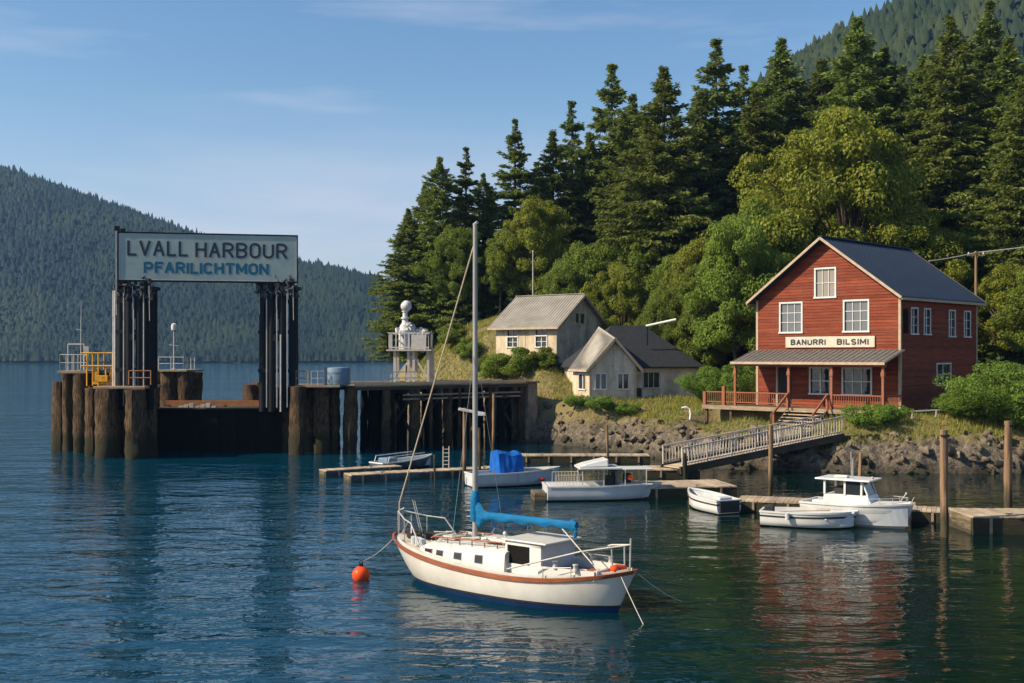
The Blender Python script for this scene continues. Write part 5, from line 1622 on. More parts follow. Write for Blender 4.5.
dock(a, b, 1.6, .5, 'far plank dock in front of the rocks under the cottage')
a = gp(648,469.5,.5); b = gp(700,469.5,.5)
dock(a, b, 2.4, .5, 'small landing float at the foot of the gangway')
a = gp(640,488,.55); b = gp(737,486,.55)
dock(a, b, 3.0, .55, 'wide dark platform dock right of the canopy motorboat', depth=.6)
a = gp(736,500,.5); b = gp(916,507.5,.5)
dock(a, b, 1.8, .5, 'long plank dock behind the two white boats', end='dockend')
a = gp(973,516.5,.7); b = (30.5, a.y+.1)
dock(a, b, 2.4, .7, 'near plank dock at the right edge with worn end boards', end='dockend', depth=.78)
a = gp(912,510,.5); b = (a.x+3.0, a.y-1.2)
dock(a, b, 1.5, .5, 'short dark float joining the two right docks')

# ------------------------------------------------------------------ pilings standing in the water
def piling(px, ptop, pbase, r, label, m='pole', cap=False):
    Y = CH*F/(pbase-HZ)
    p = at(px, ptop, Y)
    o = empty('mooring_pile', (p.x,Y,0), 0, label, 'mooring pile', 'mooring piles')
    pile_mb(MB(), 0, 0, -1.5, p.z, r, int(px*3+ptop)).build('post', MAT[m], o, smooth=True)
    if cap:
        mb = MB(); mb.lathe([(r*1.08,p.z-.25),(r*1.08,p.z-.18)],12); mb.build('iron_band', MAT['steel_dark'], o)
    return o
piling(945,430,537,.155,'tall brown mooring pile in front of the right dock, nearest the camera',cap=True)
piling(1008,421,514,.17,'thick brown mooring pile behind the dock near the right picture edge',cap=True)
piling(770,425,497,.10,'slim mooring pile right of the wide platform dock',cap=True)
piling(609,425,472,.07,'thin pale post standing behind the canopy motorboat',m='pole')
piling(686,453,482,.13,'short dark pile at the foot of the gangway',m='pile')
piling(436,455,487,.06,'thin dark stake at the long grey dock',m='pile')
piling(480,428,478,.09,'slim dark pile just right of the yacht mast',m='pile')
piling(464,408,481,.10,'post left beside the yacht mast under the pier',m='pole')
piling(493,394,452,.11,'straight pale pile before the right part of the pier',m='pole')
piling(858,452,502,.08,'short post beside the cabin boat roof',m='pole')

def dolphin_arm():
    Y = CH*F/(481-HZ); p = at(464,411,Y)
    o = empty('lamp_bracket', (p.x-.2,Y,p.z), 0, 'white bracket arm on the post beside the yacht mast', 'bracket')
    mb = MB(); mb.beam((-.1,-.12,.12),(1.35,-.14,-.15),.12,.16); mb.build('arm', MAT['bwhite'], o, bevel=.02)
    mb = MB(); mb.box(.9,1.4,-.22,-.05,-.26,-.1); mb.build('lamp_head', MAT['bwhite'], o, bevel=.02)
dolphin_arm()

# ------------------------------------------------------------------ gangway
def gangway():
    A = Vector((gp(672,468,.55).x, gp(672,468,.55).y, .62)); B = at(832,434,70.6)
    d = Vector((B.x-A.x,B.y-A.y,0)); L = d.length; dz = B.z-A.z
    o = empty('gangway', (A.x,A.y,0), math.atan2(d.y,d.x), 'sloping gangway with pale baluster rails up to the porch steps', 'gangway')
    W2 = .85
    def P(x,y,z): return (x,y,A.z+dz*x/L+z)
    mb = MB()
    for x in frange(0,L,.2)[:-1]:
        q = [P(x,-W2,0),P(x+.185,-W2,0),P(x+.185,W2,0),P(x,W2,0)]
        mb.add([(a,b,c-.05) for a,b,c in q]+q, [(3,2,1,0),(4,5,6,7),(0,1,5,4),(1,2,6,5),(2,3,7,6),(3,0,4,7)])
    mb.build('walkway', MAT['deckwood'], o)
    for y in (-W2-.08,W2+.08):
        mb = MB(); mb.beam(P(-.1,y,-.12),P(L+.1,y,-.12),.14,.42); mb.build('side_beam', MAT['dockside'], o)
        mb = MB(); mb.beam(P(0,y,1.12),P(L,y,1.12),.07,.08); mb.beam(P(0,y,.22),P(L,y,.22),.05,.06)
        for i, x in enumerate(frange(.05,L-.05,.22)):
            tk = .035 if i % 8 == 0 else .016
            mb.beam(P(x,y,.05),P(x,y,1.1),tk*2,tk*2)
        mb.build('rail', MAT['greywood'], o)
    mb = MB(); mb.tube([P(.2,-.9,-.3),P(.2,.9,-.3)],.14,10); mb.build('roller', MAT['steel_dark'], o)
    # landing between gangway head and the porch steps
    q = empty('stair_landing', (B.x,B.y,0), math.atan2(d.y,d.x), 'plank landing between gangway head and porch steps', 'landing')
    mb = MB()
    for x in frange(0,2.6,.2)[:-1]: mb.box(x,x+.185,-1.0,2.6,B.z-.07,B.z+.0)
    mb.build('deck', MAT['deckwood'], q)
    mb = MB(); mb.box(0,2.6,-1.0,-.85,B.z-.35,B.z-.075); mb.box(0,2.6,2.4,2.55,B.z-.35,B.z-.075); mb.build('beams', MAT['dockside'], q)
    for x in (.2,2.4):
        for y in (-.9,2.4):
            mb = MB(); mb.box(x-.1,x+.1,y-.1,y+.1,-.4,B.z-.36); mb.build('leg', MAT['pile'], q)
gangway()

# ------------------------------------------------------------------ boats
def loft(xs, zs, bs, zk, rows, xb=None, fullness=3.0, pw=.8):
    """half sections from sheer to keel for stations; rows: list of v fractions 0 sheer..1 keel"""
    out_ = []
    for i in range(len(xs)):
        r = []
        for v in rows:
            y = bs[i]*max(0,1-v**fullness)**pw
            z = zs[i]+(zk[i]-zs[i])*v
            x = xs[i]+((xb[i] if xb else xs[i])-xs[i])*v**.8
            r.append((x,y,z))
        out_.append(r)
    return out_

def yacht():
    A = Vector((-3.2,36.2,0)); B = Vector((2.96,30.9,0))
    d = B-A; ang = math.atan2(d.y,d.x)
    o = empty('sailing_yacht', A, ang, 'white sailing yacht with teak rail and blue sail cover', 'yacht')
    NS_ = 33
    us = [i/(NS_-1) for i in range(NS_)]
    us = [0.5-0.5*math.cos(math.pi*u) for u in us]
    Bm = lambda u: 1.46*max(0,(1-abs(2*(u**.88)-1)**2.5))**.72
    Zs = lambda u: .80+(.50*(1-u/.62)**2 if u < .62 else .40*((u-.62)/.38)**2)
    Xs = lambda u: -.62+u*9.27
    Xb = lambda u: .55+u*7.35
    Zk = lambda u: -.25-.5*math.sin(math.pi*u)**.6
    hullrows, lower = {}, {}
    zst = .17
    def pt(u, z, s):
        zs, zk = Zs(u), Zk(u); v = min(1,max(0,(zs-z)/(zs-zk)))
        y = Bm(u)*max(0,1-v**2.9)**.72
        x = Xs(u)+(Xb(u)-Xs(u))*v**.85
        return (x, s*y, z)
    for nm, za_, zb_, n, mt in (('hull',None,zst,9,'gel'),('bottom_paint',zst,None,6,'navy')):
        mb = MB()
        for s in (-1,1):
            rows = []
            for u in us:
                t = Zs(u) if za_ is None else za_; bt = zb_ if zb_ is not None else Zk(u)
                rows.append([pt(u,t+(bt-t)*k/n,s) for k in range(n+1)])
            if s > 0: rows = [list(reversed(r)) for r in rows]
            mb.grid(rows)
        h = mb.build(nm, MAT[mt], o, smooth=True)
    # thin dark line above the bottom paint
    mb = MB()
    for s in (-1,1):
        rows = []
        for u in us:
            r = []
            for z in (zst+.035,zst-.03):
                p = pt(u,z,s); q = pt(u,z,s); r.append((p[0]-(.006 if u < .05 else 0)+(.006 if u > .95 else 0),p[1]+s*.006,p[2]))
            rows.append(r)
        if s > 0: rows = [list(reversed(r)) for r in rows]
        mb.grid(rows)
    mb.build('boot_line', MAT['seatdark'], o)
    # teak rub rail along the sheer, white bulwark above, deck
    for s in (-1,1):
        rows = []
        for u in us:
            p = Vector(pt(u,Zs(u),s)); q = Vector(pt(u,Zs(u)-.095,s))
            ex = .05
            rows.append([(q.x,q.y,q.z),(q.x,q.y+s*ex,q.z+.02),(p.x,p.y+s*ex,p.z+.03),(p.x,p.y-s*.05,p.z+.04),(p.x,p.y-s*.06,p.z-.06)])
        if s > 0: rows = [list(reversed(r)) for r in rows]
        mb = MB(); mb.grid(rows); mb.build('rub_rail', MAT['teak'], o, smooth=True)
    rows = []
    for u in us:
        b = max(0,Bm(u)-.05); z = Zs(u)-.05
        rows.append([(Xs(u),-b,z),(Xs(u),-b*.5,z+.03),(Xs(u),0,z+.045),(Xs(u),b*.5,z+.03),(Xs(u),b,z)])
    mb = MB(); mb.grid(rows); mb.build('deck', MAT['deckcream'], o, smooth=True)
    # inner toe rail on deck (cream)
    for s in (-1,1):
        rows = []
        for u in us[5:-3]:
            b = max(0.02,Bm(u)-.16); z = Zs(u)-.03
            rows.append([(Xs(u),s*b,z-.02),(Xs(u),s*b,z+.12),(Xs(u),s*(b-.04),z+.12),(Xs(u),s*(b-.04),z-.02)])
        if s < 0: rows = [list(reversed(r)) for r in rows]
        mb = MB(); mb.grid(rows); mb.build('toe_rail', MAT['gel'], o)
    # cabin trunk: footprint follows the deck, side windows, cambered top
    ca, cb = 1.05, 4.75
    secs = []
    for i in range(15):
        t = i/14; x = ca+(cb-ca)*t
        u = (x+.62)/9.27
        hw = min(.98, Bm(u)-.36)*(.82+.18*min(1,t*3)); zb_ = Zs(u)-.06; zt_ = 1.22+.15*t if t > .08 else zb_+.12+(1.22-zb_-.12)*t/.08
        secs.append((x,hw,zb_,zt_))
    rows = []
    for x,hw,zb_,zt_ in secs:
        rows.append([(x,-hw,zb_),(x,-hw*.95,zt_-.07),(x,-hw*.88,zt_),(x,-hw*.4,zt_+.07),(x,0,zt_+.09),(x,hw*.4,zt_+.07),(x,hw*.88,zt_),(x,hw*.95,zt_-.07),(x,hw,zb_)])
    mb = MB(); mb.grid(rows)
    n = len(rows[0]); mb.f.append(tuple(range(n))); b0 = (len(rows)-1)*n; mb.f.append(tuple(b0+k for k in reversed(range(n))))
    cabin = mb.build('cabin', MAT['gel'], o, smooth=True)
    def sec(x):
        t = (x-ca)/(cb-ca); i = min(13,max(0,int(t*14))); f = t*14-i
        a, c = secs[i], secs[i+1]; return [a[k]+(c[k]-a[k])*f for k in range(4)]
    for s in (-1,1):
        for xa, xb in ((1.42,1.78),(2.02,2.3),(2.78,3.06),(3.62,3.9)):
            mb = MB(); fr = MB()
            q = []
            for x in (xa,xb):
                _,hw,zb_,zt_ = sec(x)
                for fz in (.40,.84):
                    z = zb_+(zt_-.07-zb_)*fz; y = hw*(1-.05*fz)
                    q.append(Vector((x,s*(y+.012),z)))
            f = [q[0],q[2],q[3],q[1]]
            if s > 0: f = f[::-1]
            mb.prism(f, (0,-s*.03,0)); 
            c = (q[0]+q[1]+q[2]+q[3])/4
            big = [c+(p-c)*1.22+Vector((0,-s*.008,0)) for p in f]
            fr.prism(big, (0,-s*.03,0))
            wv = fr.build('window_frame', MAT['alu'], cabin); mb.build('pane', MAT['glass'], wv)
    # deck hatch, coach roof clutter, handrails
    mb = MB(); mb.box(1.6,2.15,-.28,.28,1.36,1.46); mb.build('hatch', MAT['deckcream'], o, bevel=.03)
    mb = MB(); mb.box(3.3,4.3,-.36,.36,1.5,1.6); mb.build('sliding_hatch', MAT['gel'], o, bevel=.03)
    mb = MB()
    for s in (-1,1):
        mb.tube([(1.5,s*.62,1.42),(1.6,s*.62,1.47),(4.4,s*.66,1.58),(4.5,s*.66,1.52)], .022, 6)
        for k in range(6): x = 1.7+k*.5; mb.tube([(x,s*.62,1.33),(x,s*.63,1.5)], .02, 6)
    mb.build('grab_rail', MAT['teak'], o)
    rg = random.Random(5)
    mb = MB()
    for k in range(5):
        x = 1.2+.75*k; pts = []
        for j in range(9): pts.append((x+rg.uniform(-.25,.3)+.05*j, rg.uniform(-.55,.55), 1.44+.035*k+rg.uniform(0,.06)))
        mb.tube(pts, .022, 5)
    mb.build('loose_lines', MAT['ropewhite'], o)
    mb = MB()
    for k in range(16):
        x = rg.uniform(-.1,1.0); y = rg.uniform(-.35,.35)*(.4+x*.6); q = Matrix.Translation((x,y,1.25+rg.uniform(-.02,.12)))@Matrix.Rotation(rg.uniform(0,3),4,'Z')@Matrix.Rotation(rg.uniform(-.5,.5),4,'X')
        a_ = rg.uniform(.05,.16); mb.box(-a_,a_,-a_*.6,a_*.6,-.07,.09,q)
    mb.build('anchor_gear', MAT['seatdark'], o)
    mb = MB()
    for k in range(3): mb.tube([(.5+.28*k,-.35-.1*k,1.1),(.52+.28*k,-.38-.1*k,1.32)], .11, 10)
    mb.build('fender', MAT['gelgrey'], o)
    # pilot house: dodger with roof, black panels as shade in the side openings, open back
    pa, pb, hw = 4.62, 5.95, .74
    z0, zt_ = .78, 1.70
    mb = MB()
    mb.box(pa,pa+.06,-hw,hw,z0,1.46)
    for s in (-1,1):
        y0, y1 = (s*hw-.03, s*hw+.03)
        mb.box(pa,pb,y0,y1,z0-.1,z0+.28); mb.box(pb-.42,pb,y0,y1,z0+.28,zt_); mb.box(pa,pa+.09,y0,y1,z0+.28,zt_); mb.box(pa,pb,y0,y1,zt_-.12,zt_-.001)
    for y in (-.70,-.05,.60): mb.box(pa,pa+.06,y,y+.1,1.46,zt_-.001)
    mb.build('pilothouse', MAT['gel2'], o, bevel=.012)
    mb = MB(); mb.box(pa-.1,pb+.22,-hw-.1,hw+.1,zt_,zt_+.055); mb.build('roof', MAT['gel'], o, bevel=.03)
    mb = MB(); mb.box(pa+.1,pb-.43,-hw+.0,-hw+.012,z0+.3,zt_-.13); mb.build('opening_shade', MAT['black'], o)  # black sheet painted in place of the shaded interior
    MB().box(pa+.1,pb-.43,hw-.012,hw,z0+.3,zt_-.13).build('opening_shade', MAT['black'], o)
    MB().box(pa+.025,pa+.035,-hw+.1,hw-.1,1.47,zt_-.02).build('pane', MAT['glass'], o)
    mb = MB(); mb.box(pa+.2,pb-.1,-hw+.06,hw-.06,z0-.02,z0+.03); mb.box(5.0,5.3,.1,.6,z0+.03,1.35); mb.build('helm_console', MAT['seatdark'], o)
    MB().box(pb-.05,pb-.02,-hw+.03,hw-.03,z0+.1,zt_-.005).build('aft_curtain', MAT['gelgrey'], o)
    # cockpit coamings and seats
    mb = MB()
    for s in (-1,1):
        mb.add([(pb,s*.8,.75),(7.75,s*.62,.9),(7.75,s*.72,.9),(pb,s*.9,.75),(pb,s*.8,1.12),(7.75,s*.62,1.16),(7.75,s*.72,1.16),(pb,s*.9,1.12)], [(3,2,1,0),(4,5,6,7),(0,1,5,4),(1,2,6,5),(2,3,7,6),(3,0,4,7)])
    mb.box(7.7,7.8,-.66,.66,.9,1.17)
    mb.build('coaming', MAT['gel'], o)
    mb = MB()
    for s in (-1,1): mb.box(pb+.05,7.65,s*.36-.2,s*.36+.2,.88,.96)
    mb.build('cockpit_seat', MAT['teak'], o)
    for s in (-1,1):
        for x in (6.5,7.2):
            MB().lathe([(.09,1.14),(.075,1.2),(.06,1.26),(.085,1.31),(.07,1.33)],12,(x,s*.82,-.01)).build('winch', MAT['steel_pale'], o, smooth=True)
    for k, (x, y) in enumerate(((1.0,-.2),(4.35,.55),(7.0,-.2))):
        zc = (1.16,1.6,.98)[k]; mb = MB()
        for j in range(4): mb.tube([(x+(.16-.02*j)*math.cos(a_*.6),y+(.16-.02*j)*math.sin(a_*.6),zc+.02*j) for a_ in range(11)],.018,5)
        mb.build('rope_coil', MAT['ropewhite'], o)
    mb = MB(); mb.box(7.85,8.2,-.14,.2,1.05,1.27); mb.ball((8.1,-.25,1.22),.12,10,6); mb.build('stern_gear', MAT['buoy'], o, bevel=.03)
    # mast, boom, sail cover, rigging
    mh = 10.93; mxp = 2.75
    mb = MB(); mb.tube([(mxp,0,1.2),(mxp,0,6),(mxp,0,mh)], [.082,.08,.066], 14); mb.build('mast', MAT['alu'], o, smooth=True)
    mb = MB(); mb.tube([(mxp-.05,0,mh),(mxp+.1,0,mh+.08)],.05,6); mb.tube([(mxp,0,1.25),(mxp,0,1.42)],.15,12); mb.build('mast_fitting', MAT['steel_pale'], o)
    bz0, bz1, bx1 = 2.12, 2.22, 6.55
    mb = MB(); mb.tube([(mxp+.08,0,bz0),(bx1,0,bz1)], .055, 10); mb.build('boom', MAT['alu'], o)
    rows = []
    nseg = 30
    for i in range(nseg+1):
        t = i/nseg; x = mxp-.02+(bx1+.08-mxp)*t
        top = 2.30+(bz1+.10-2.30)*min(1,t*1.6)+.5*max(0,1-t*9)**1.2
        bot = bz0-.05+.08*t-.07*abs(math.sin(t*16))-.35*max(0,1-abs(t-.055)*26)
        wy = (.10-.03*t)*(1+.16*math.sin(t*37))
        if t > .93: wy *= 1.35; top += .07*math.sin((t-.93)/.07*3.1); bot -= .1*math.sin((t-.93)/.07*3.1)
        row = []
        for k in range(12):
            a_ = 2*math.pi*k/12
            row.append((x+.02*math.sin(k*2+i), wy*math.cos(a_)*(1+.12*math.sin(3*a_+i*.9)), (top+bot)/2+(top-bot)/2*math.sin(a_)))
        rows.append(row)
    mb = MB(); mb.grid(rows, True); n = 12
    mb.f.append(tuple(reversed(range(n)))); b0 = nseg*n; mb.f.append(tuple(b0+k for k in range(n)))
    # collar round the mast
    mb.tube([(mxp,0,1.98),(mxp,.01,2.15),(mxp,-.01,2.4),(mxp,.01,2.65),(mxp+.02,0,2.9)], [.12,.17,.14,.155,.105], 12)
    mb.build('sail_cover', MAT['sail'], o, smooth=True)
    mb = MB()
    for t in (.18,.36,.55,.74,.9):
        x = mxp+(bx1-mxp)*t; mb.tube([(x,-.02,bz0-.2),(x+.02,.02,bz0+.1)], .02, 5)
    mb.tube([(bx1+.05,0,bz1-.1),(bx1+.0,0,bz1-.35)], .05, 6)
    mb.build('sail_ties', MAT['sail'], o)
    # lazyjack and mainsheet lines
    mb = MB(); mb.tube([(bx1-.5,0,bz1-.1),(7.75,-.45,1.1)], .018, 5); mb.build('mainsheet', MAT['ropewhite'], o)
    st = Vector((-.55,0,1.35))
    mb = MB(); mb.tube([(mxp-.05,0,mh-.6),(st.x,st.y,st.z+.9),tuple(st)], .022, 6); mb.build('forestay', MAT['rope'], o)
    mb = MB()
    for s in (-1,1):
        mb.tube([(mxp,0,mh-3.6),(mxp+.15,s*1.28,.95)], .006, 5)
    mb.build('shroud', MAT['wire'], o)
    mb = MB()
    mb.tube([(-.5,-.08,1.25),(-.5,-.1,2.0),(-.35,0,2.1),(-.5,.1,2.0),(-.5,.08,1.25)], .024, 6)
    mb.tube([(-.5,-.1,2.0),(.2,-.5,1.85),(.75,-.75,1.8),(1.25,-.88,1.2)], .024, 6); mb.tube([(-.5,.1,2.0),(.2,.5,1.85),(.75,.75,1.8),(1.25,.88,1.2)], .024, 6)
    for s in (-1,1): mb.tube([(.2,s*.5,1.1),(.2,s*.5,1.85)], .02, 6)
    mb.build('bow_pulpit', MAT['steel_pale'], o)
    mb = MB()
    for k, (x,y) in enumerate(((.35,.1),(.6,-.05))): mb.tube([(x,y,1.25),(x-.55,y+.15,2.35)], .012, 5)
    mb.tube([(-.4,0,1.3),(-.1,.1,1.9),(.1,-.1,1.35)], .02, 5)
    mb.build('boat_hook', MAT['steel_pale'], o)
    # lifelines and stern post
    mb = MB()
    sp = (8.42,0,1.2)
    mb.tube([sp,(8.45,0,2.05)], .026, 6)
    mb.tube([(8.05,-.28,1.15),(8.03,-.3,1.75)], .022, 6); mb.tube([(8.05,.28,1.15),(8.03,.3,1.75)], .022, 6)
    mb.tube([(8.03,-.3,1.55),(7.4,-.6,1.62)], .018, 6)
    mb.build('stern_post', MAT['steel_pale'], o)
    mb = MB()
    for s in (-1,1): mb.tube([(8.45,0,1.88),(7.3,s*.75,1.66),(5.2,s*1.35,1.02)], .024, 6)
    mb.build('lifeline', MAT['ropewhite'], o)
    for s in (-1,1):
        for x in (6.3,7.1):
            u = (x+.62)/9.27; mb = MB(); mb.tube([(x,s*(Bm(u)-.1),Zs(u)-.05),(x,s*(Bm(u)-.1),Zs(u)+.32)], .014, 6); mb.build('stanchion', MAT['steel_pale'], o)
    mb = MB(); 
    for s in (-1,1): mb.tube([(5.6,s*(Bm(.67)-.1),Zs(.67)+.28),(6.3,s*(Bm(.746)-.1),Zs(.746)+.3),(7.1,s*(Bm(.833)-.1),Zs(.833)+.3)], .01, 5)
    mb.build('rail_wire', MAT['wire'], o)
    mb = MB(); mb.tube([(3.0,.4,1.5),(3.1,.5,1.75)],.03,6); mb.tube([(4.3,-.3,1.55),(4.25,-.35,1.78)],.03,6); mb.ball((4.25,-.35,1.8),.06,8,6); mb.build('deck_vent', MAT['gel2'], o)
    return o
YO = yacht()
YM = YO.matrix_basis

def line_thing(name, pts, r, m, label, cat, group=None, n=6):
    p0 = Vector(pts[0])
    o = empty(name, p0, 0, label, cat, group)
    mb = MB(); mb.tube([Vector(p)-p0 for p in pts], r, n); mb.build('strand', MAT[m], o)
    return o
def sag(a, b, s, n=10):
    a = Vector(a); b = Vector(b)
    return [a.lerp(b,i/n)-Vector((0,0,s*4*(i/n)*(1-i/n))) for i in range(n+1)]
# buoy and mooring lines
bp = gp(361,580,0)
bo = empty('mooring_buoy', (bp.x,bp.y,0), 0, 'round orange mooring buoy floating off the yacht bow', 'buoy')
MB().ball((0,0,.16),.28,20,12).build('float_ball', MAT['buoy'], bo, smooth=True)
mb = MB(); mb.lathe([(.07,.42),(.07,.5),(.04,.52)],10); mb.tube([(-.05,0,.5),(-.05,0,.57),(0,0,.61),(.05,0,.57),(.05,0,.5)],.014,6); mb.build('ring', MAT['steel_dark'], bo)
bow = YM@Vector((-.6,0,1.28)); st = YM@Vector((8.58,0,1.2)); st2 = YM@Vector((8.3,-.3,1.12))
line_thing('mooring_line', sag(bow, (bp.x,bp.y,.55), .12), .015, 'rope', 'tan line from the yacht bow to the orange buoy', 'rope')
q = gp(688,600,0); line_thing('mooring_line', sag(st, (q.x,q.y,-.1), .12), .011, 'ropewhite', 'pale line from the yacht stern into the water on the right', 'rope')
q = gp(648,626,0); line_thing('mooring_line', sag(st2, (q.x,q.y,-.2), .03), .011, 'ropewhite', 'pale line hanging steeply from the yacht stern quarter', 'rope')

def small_boat(name, label, stern, bow, B, H, hullm='gel2', stripe=None, sheer=.25, transom=.85, group='small boats at the docks', gunw='gel2', inner=True, low='black', flare=.12, floorz=.12, draft=.12):
    a = Vector((stern[0],stern[1],0)); b = Vector((bow[0],bow[1],0))
    d = b-a; L = d.length
    o = empty(name, a, math.atan2(d.y,d.x), label, 'boat', group)
    n = 18
    us = [i/n for i in range(n+1)]
    hb = lambda u: B/2*(transom+(1-transom)*math.sin(min(1,u/.45)*math.pi/2))*(max(0,1-max(0,(u-.42)/.58)**2.3))
    zs = lambda u: H*(1+sheer*u*u)
    X = lambda u, v: L*u+v*(-.09*L*u**3)
    def pt(u,v,s):
        y = hb(u)*max(0,1-(flare*v)-.75*max(0,v-.62)**1.4*2.0)
        return (X(u,v), s*max(0,y), zs(u)-(zs(u)+draft)*v)
    def band(v0,v1,k,mt,nm,off=0.0,par=o):
        mb = MB()
        for s in (-1,1):
            rows = []
            for u in us:
                r = []
                for j in range(k+1):
                    p = pt(u,v0+(v1-v0)*j/k,s); r.append((p[0]+off*(u>.97),p[1]+s*off,p[2]))
                rows.append(r)
            if s < 0: rows = [list(reversed(r)) for r in rows]
            mb.grid(rows)
        # transom
        tp = [pt(0,v0+(v1-v0)*j/k,-1) for j in range(k+1)]; tq = [pt(0,v0+(v1-v0)*j/k,1) for j in range(k+1)]
        tp = [(p[0]-off,p[1]-off,p[2]) for p in tp]; tq = [(p[0]-off,p[1]+off,p[2]) for p in tq]
        mb.grid([tp,tq])
        return mb.build(nm, MAT[mt], par, smooth=True)
    band(0,.78,7,hullm,'hull'); band(.78,1,3,low,'bottom_paint')
    if stripe: band(.2,.3,1,stripe,'stripe',.008)
    # gunwale
    mb = MB()
    for s in (-1,1):
        rows = []
        for u in us:
            p = pt(u,0,s); w_ = .06
            rows.append([(p[0],p[1]+s*.025,p[2]-.05),(p[0],p[1]+s*.03,p[2]+.025),(p[0]-(.05 if u>.97 else 0),p[1]-s*w_,p[2]+.025),(p[0]-(.05 if u>.97 else 0),p[1]-s*w_,p[2]-.05)])
        if s < 0: rows = [list(reversed(r)) for r in rows]
        mb.grid(rows)
    p, q = pt(0,0,-1), pt(0,0,1); mb.box(-.03,.06,p[1],q[1],p[2]-.05,p[2]+.022)
    mb.build('gunwale', MAT[gunw], o, smooth=True)
    if inner:
        mb = MB(); rows = []
        for u in us[:-1]:
            rr = []
            w_ = max(.01,hb(u)-.06)
            zt_ = zs(u)-.03
            rr = [(X(u,0)+.05,-w_,zt_),(X(u,0)+.05,-w_*.82,floorz),(X(u,0)+.05,w_*.82,floorz),(X(u,0)+.05,w_,zt_)]
            rows.append(rr)
        mb.grid(rows); mb.f.append((0,1,2,3)); mb.build('interior', MAT['gelgrey'], o)
    o['_'] = 0; del o['_']
    return o, L, hb, zs

# white rowing boat, bow to the left
ob, L, hb, zs = small_boat('rowing_boat', 'small white rowing boat with dark stern by the platform dock', gp(729,514.5).xy, gp(689,505.5).xy, 1.45, .62, stripe='seatdark', sheer=.35, transom=.9)
for x in (.3,.62):
    mb = MB(); mb.box(L*x-.12,L*x+.12,-hb(x)+.05,hb(x)-.05,.36,.40); mb.build('thwart', MAT['deckcream'], ob)
mb = MB(); mb.box(-.08,-.035,-.5,.5,.1,.6); mb.build('transom_board', MAT['seatdark'], ob)
mb = MB(); mb.box(.25,.7,-.35,.3,.55,.72); mb.build('folded_cover', MAT['gelgrey'], ob, bevel=.04)

# open white launch in front of the cabin boat
ob, L, hb, zs = small_boat('open_launch', 'long white open launch in front of the cabin boat', gp(762,524).xy, gp(858,529).xy, 1.7, .62, stripe='seatdark', sheer=.12, transom=.7)
for x in (.12,.4,.66):
    mb = MB(); mb.box(L*x-.14,L*x+.14,-hb(x)+.05,hb(x)-.05,.38,.43); mb.build('thwart', MAT['deckcream'], ob)
mb = MB(); mb.box(.12,.5,-.2,.2,.43,.8); mb.build('engine_box', MAT['seatdark'], ob, bevel=.04)
mb = MB(); mb.tube([(.6,.45,.5),(L-.9,.25,.68)],.025,6); mb.build('oar', MAT['deckwood'], ob)
mb = MB(); mb.box(L*.72,L*.97,-.22,.22,.62,.7); mb.build('fore_deck', MAT['gel2'], ob, bevel=.02)
mb = MB(); mb.tube([(L*.3,-hb(.3)-.12,.35),(L*.3,-hb(.3)-.12,.62)],.09,10); mb.build('fender', MAT['gelgrey'], ob)

# cabin cruiser, bow to the right and toward the camera
ob, L, hb, zs = small_boat('cabin_boat', 'white cabin motorboat with flat roof and low bow rail', gp(812,522).xy+Vector((0,.6)), gp(914,529.5).xy, 2.1, .88, sheer=.16, transom=.88, stripe='gelgrey', low='gel2', flare=.2)
mb = MB()
rows = []
for i in range(10):
    u = .42+.56*i/9; w_ = max(.02,hb(u)-.05); z = zs(u)+.01
    rows.append([(L*u-.04,-w_,z),(L*u-.04,0,z+.09),(L*u-.04,w_,z)])
mb.grid(rows); mb.build('fore_deck', MAT['gel2'], ob, smooth=True)
mb = MB(); x0, x1 = L*.2, L*.62
mb.add([(x0,-.72,.8),(x1+.2,-.66,.9),(x1+.2,.66,.9),(x0,.72,.8),(x0+.05,-.66,1.25),(x1,-.58,1.28),(x1,.58,1.28),(x0+.05,.66,1.25)], [(3,2,1,0),(4,5,6,7),(0,1,5,4),(1,2,6,5),(2,3,7,6),(3,0,4,7)])
cb = mb.build('cabin', MAT['gel2'], ob, bevel=.03)
mb = MB()
for x, y in ((x0+.08,.63),(x0+.08,-.63),((x0+x1)/2,.61),((x0+x1)/2,-.61),(x1-.25,.57),(x1-.25,-.57)): mb.beam((x,y,1.25),(x,y*.97,1.84),.08,.08)
mb.beam((x1-.02,.5,1.27),(x1-.25,.5,1.84),.06,.06); mb.beam((x1-.02,-.5,1.27),(x1-.25,-.5,1.84),.06,.06)
mb.build('window_posts', MAT['gel2'], cb)
mb = MB()
mb.box((x0+x1)/2+.05,x1-.3,-.6,-.585,1.28,1.82); mb.box((x0+x1)/2+.05,x1-.3,.585,.6,1.28,1.82)
mb.add([(x1-.03,-.46,1.28),(x1-.03,.46,1.28),(x1-.26,.46,1.82),(x1-.26,-.46,1.82)], [(0,1,2,3)]); mb.build('pane', MAT['glass'], cb)
mb = MB(); mb.box(x0-.3,x1+.15,-.78,.78,1.84,1.91); rfb = mb.build('roof', MAT['gel2'], ob, bevel=.03)
mb = MB(); mb.box(x0+.3,x0+.85,-.15,.15,1.915,2.0); mb.build('radar_bar', MAT['gel2'], rfb, bevel=.02)
mb = MB(); mb.tube([(x0+.95,.1,1.9),(x0+.93,.1,3.0)],.02,6); mb.tube([(x0+1.1,-.15,1.9),(x0+1.1,-.15,2.75)],.02,6); mb.ball((x1+.0,0,1.95),.07,8,6); mb.build('aerial', MAT['steel_pale'], rfb)
mb = MB(); mb.box(.35,.9,-.5,.5,.5,.95); mb.build('engine_cover', MAT['gel2'], ob, bevel=.05)
mb = MB()
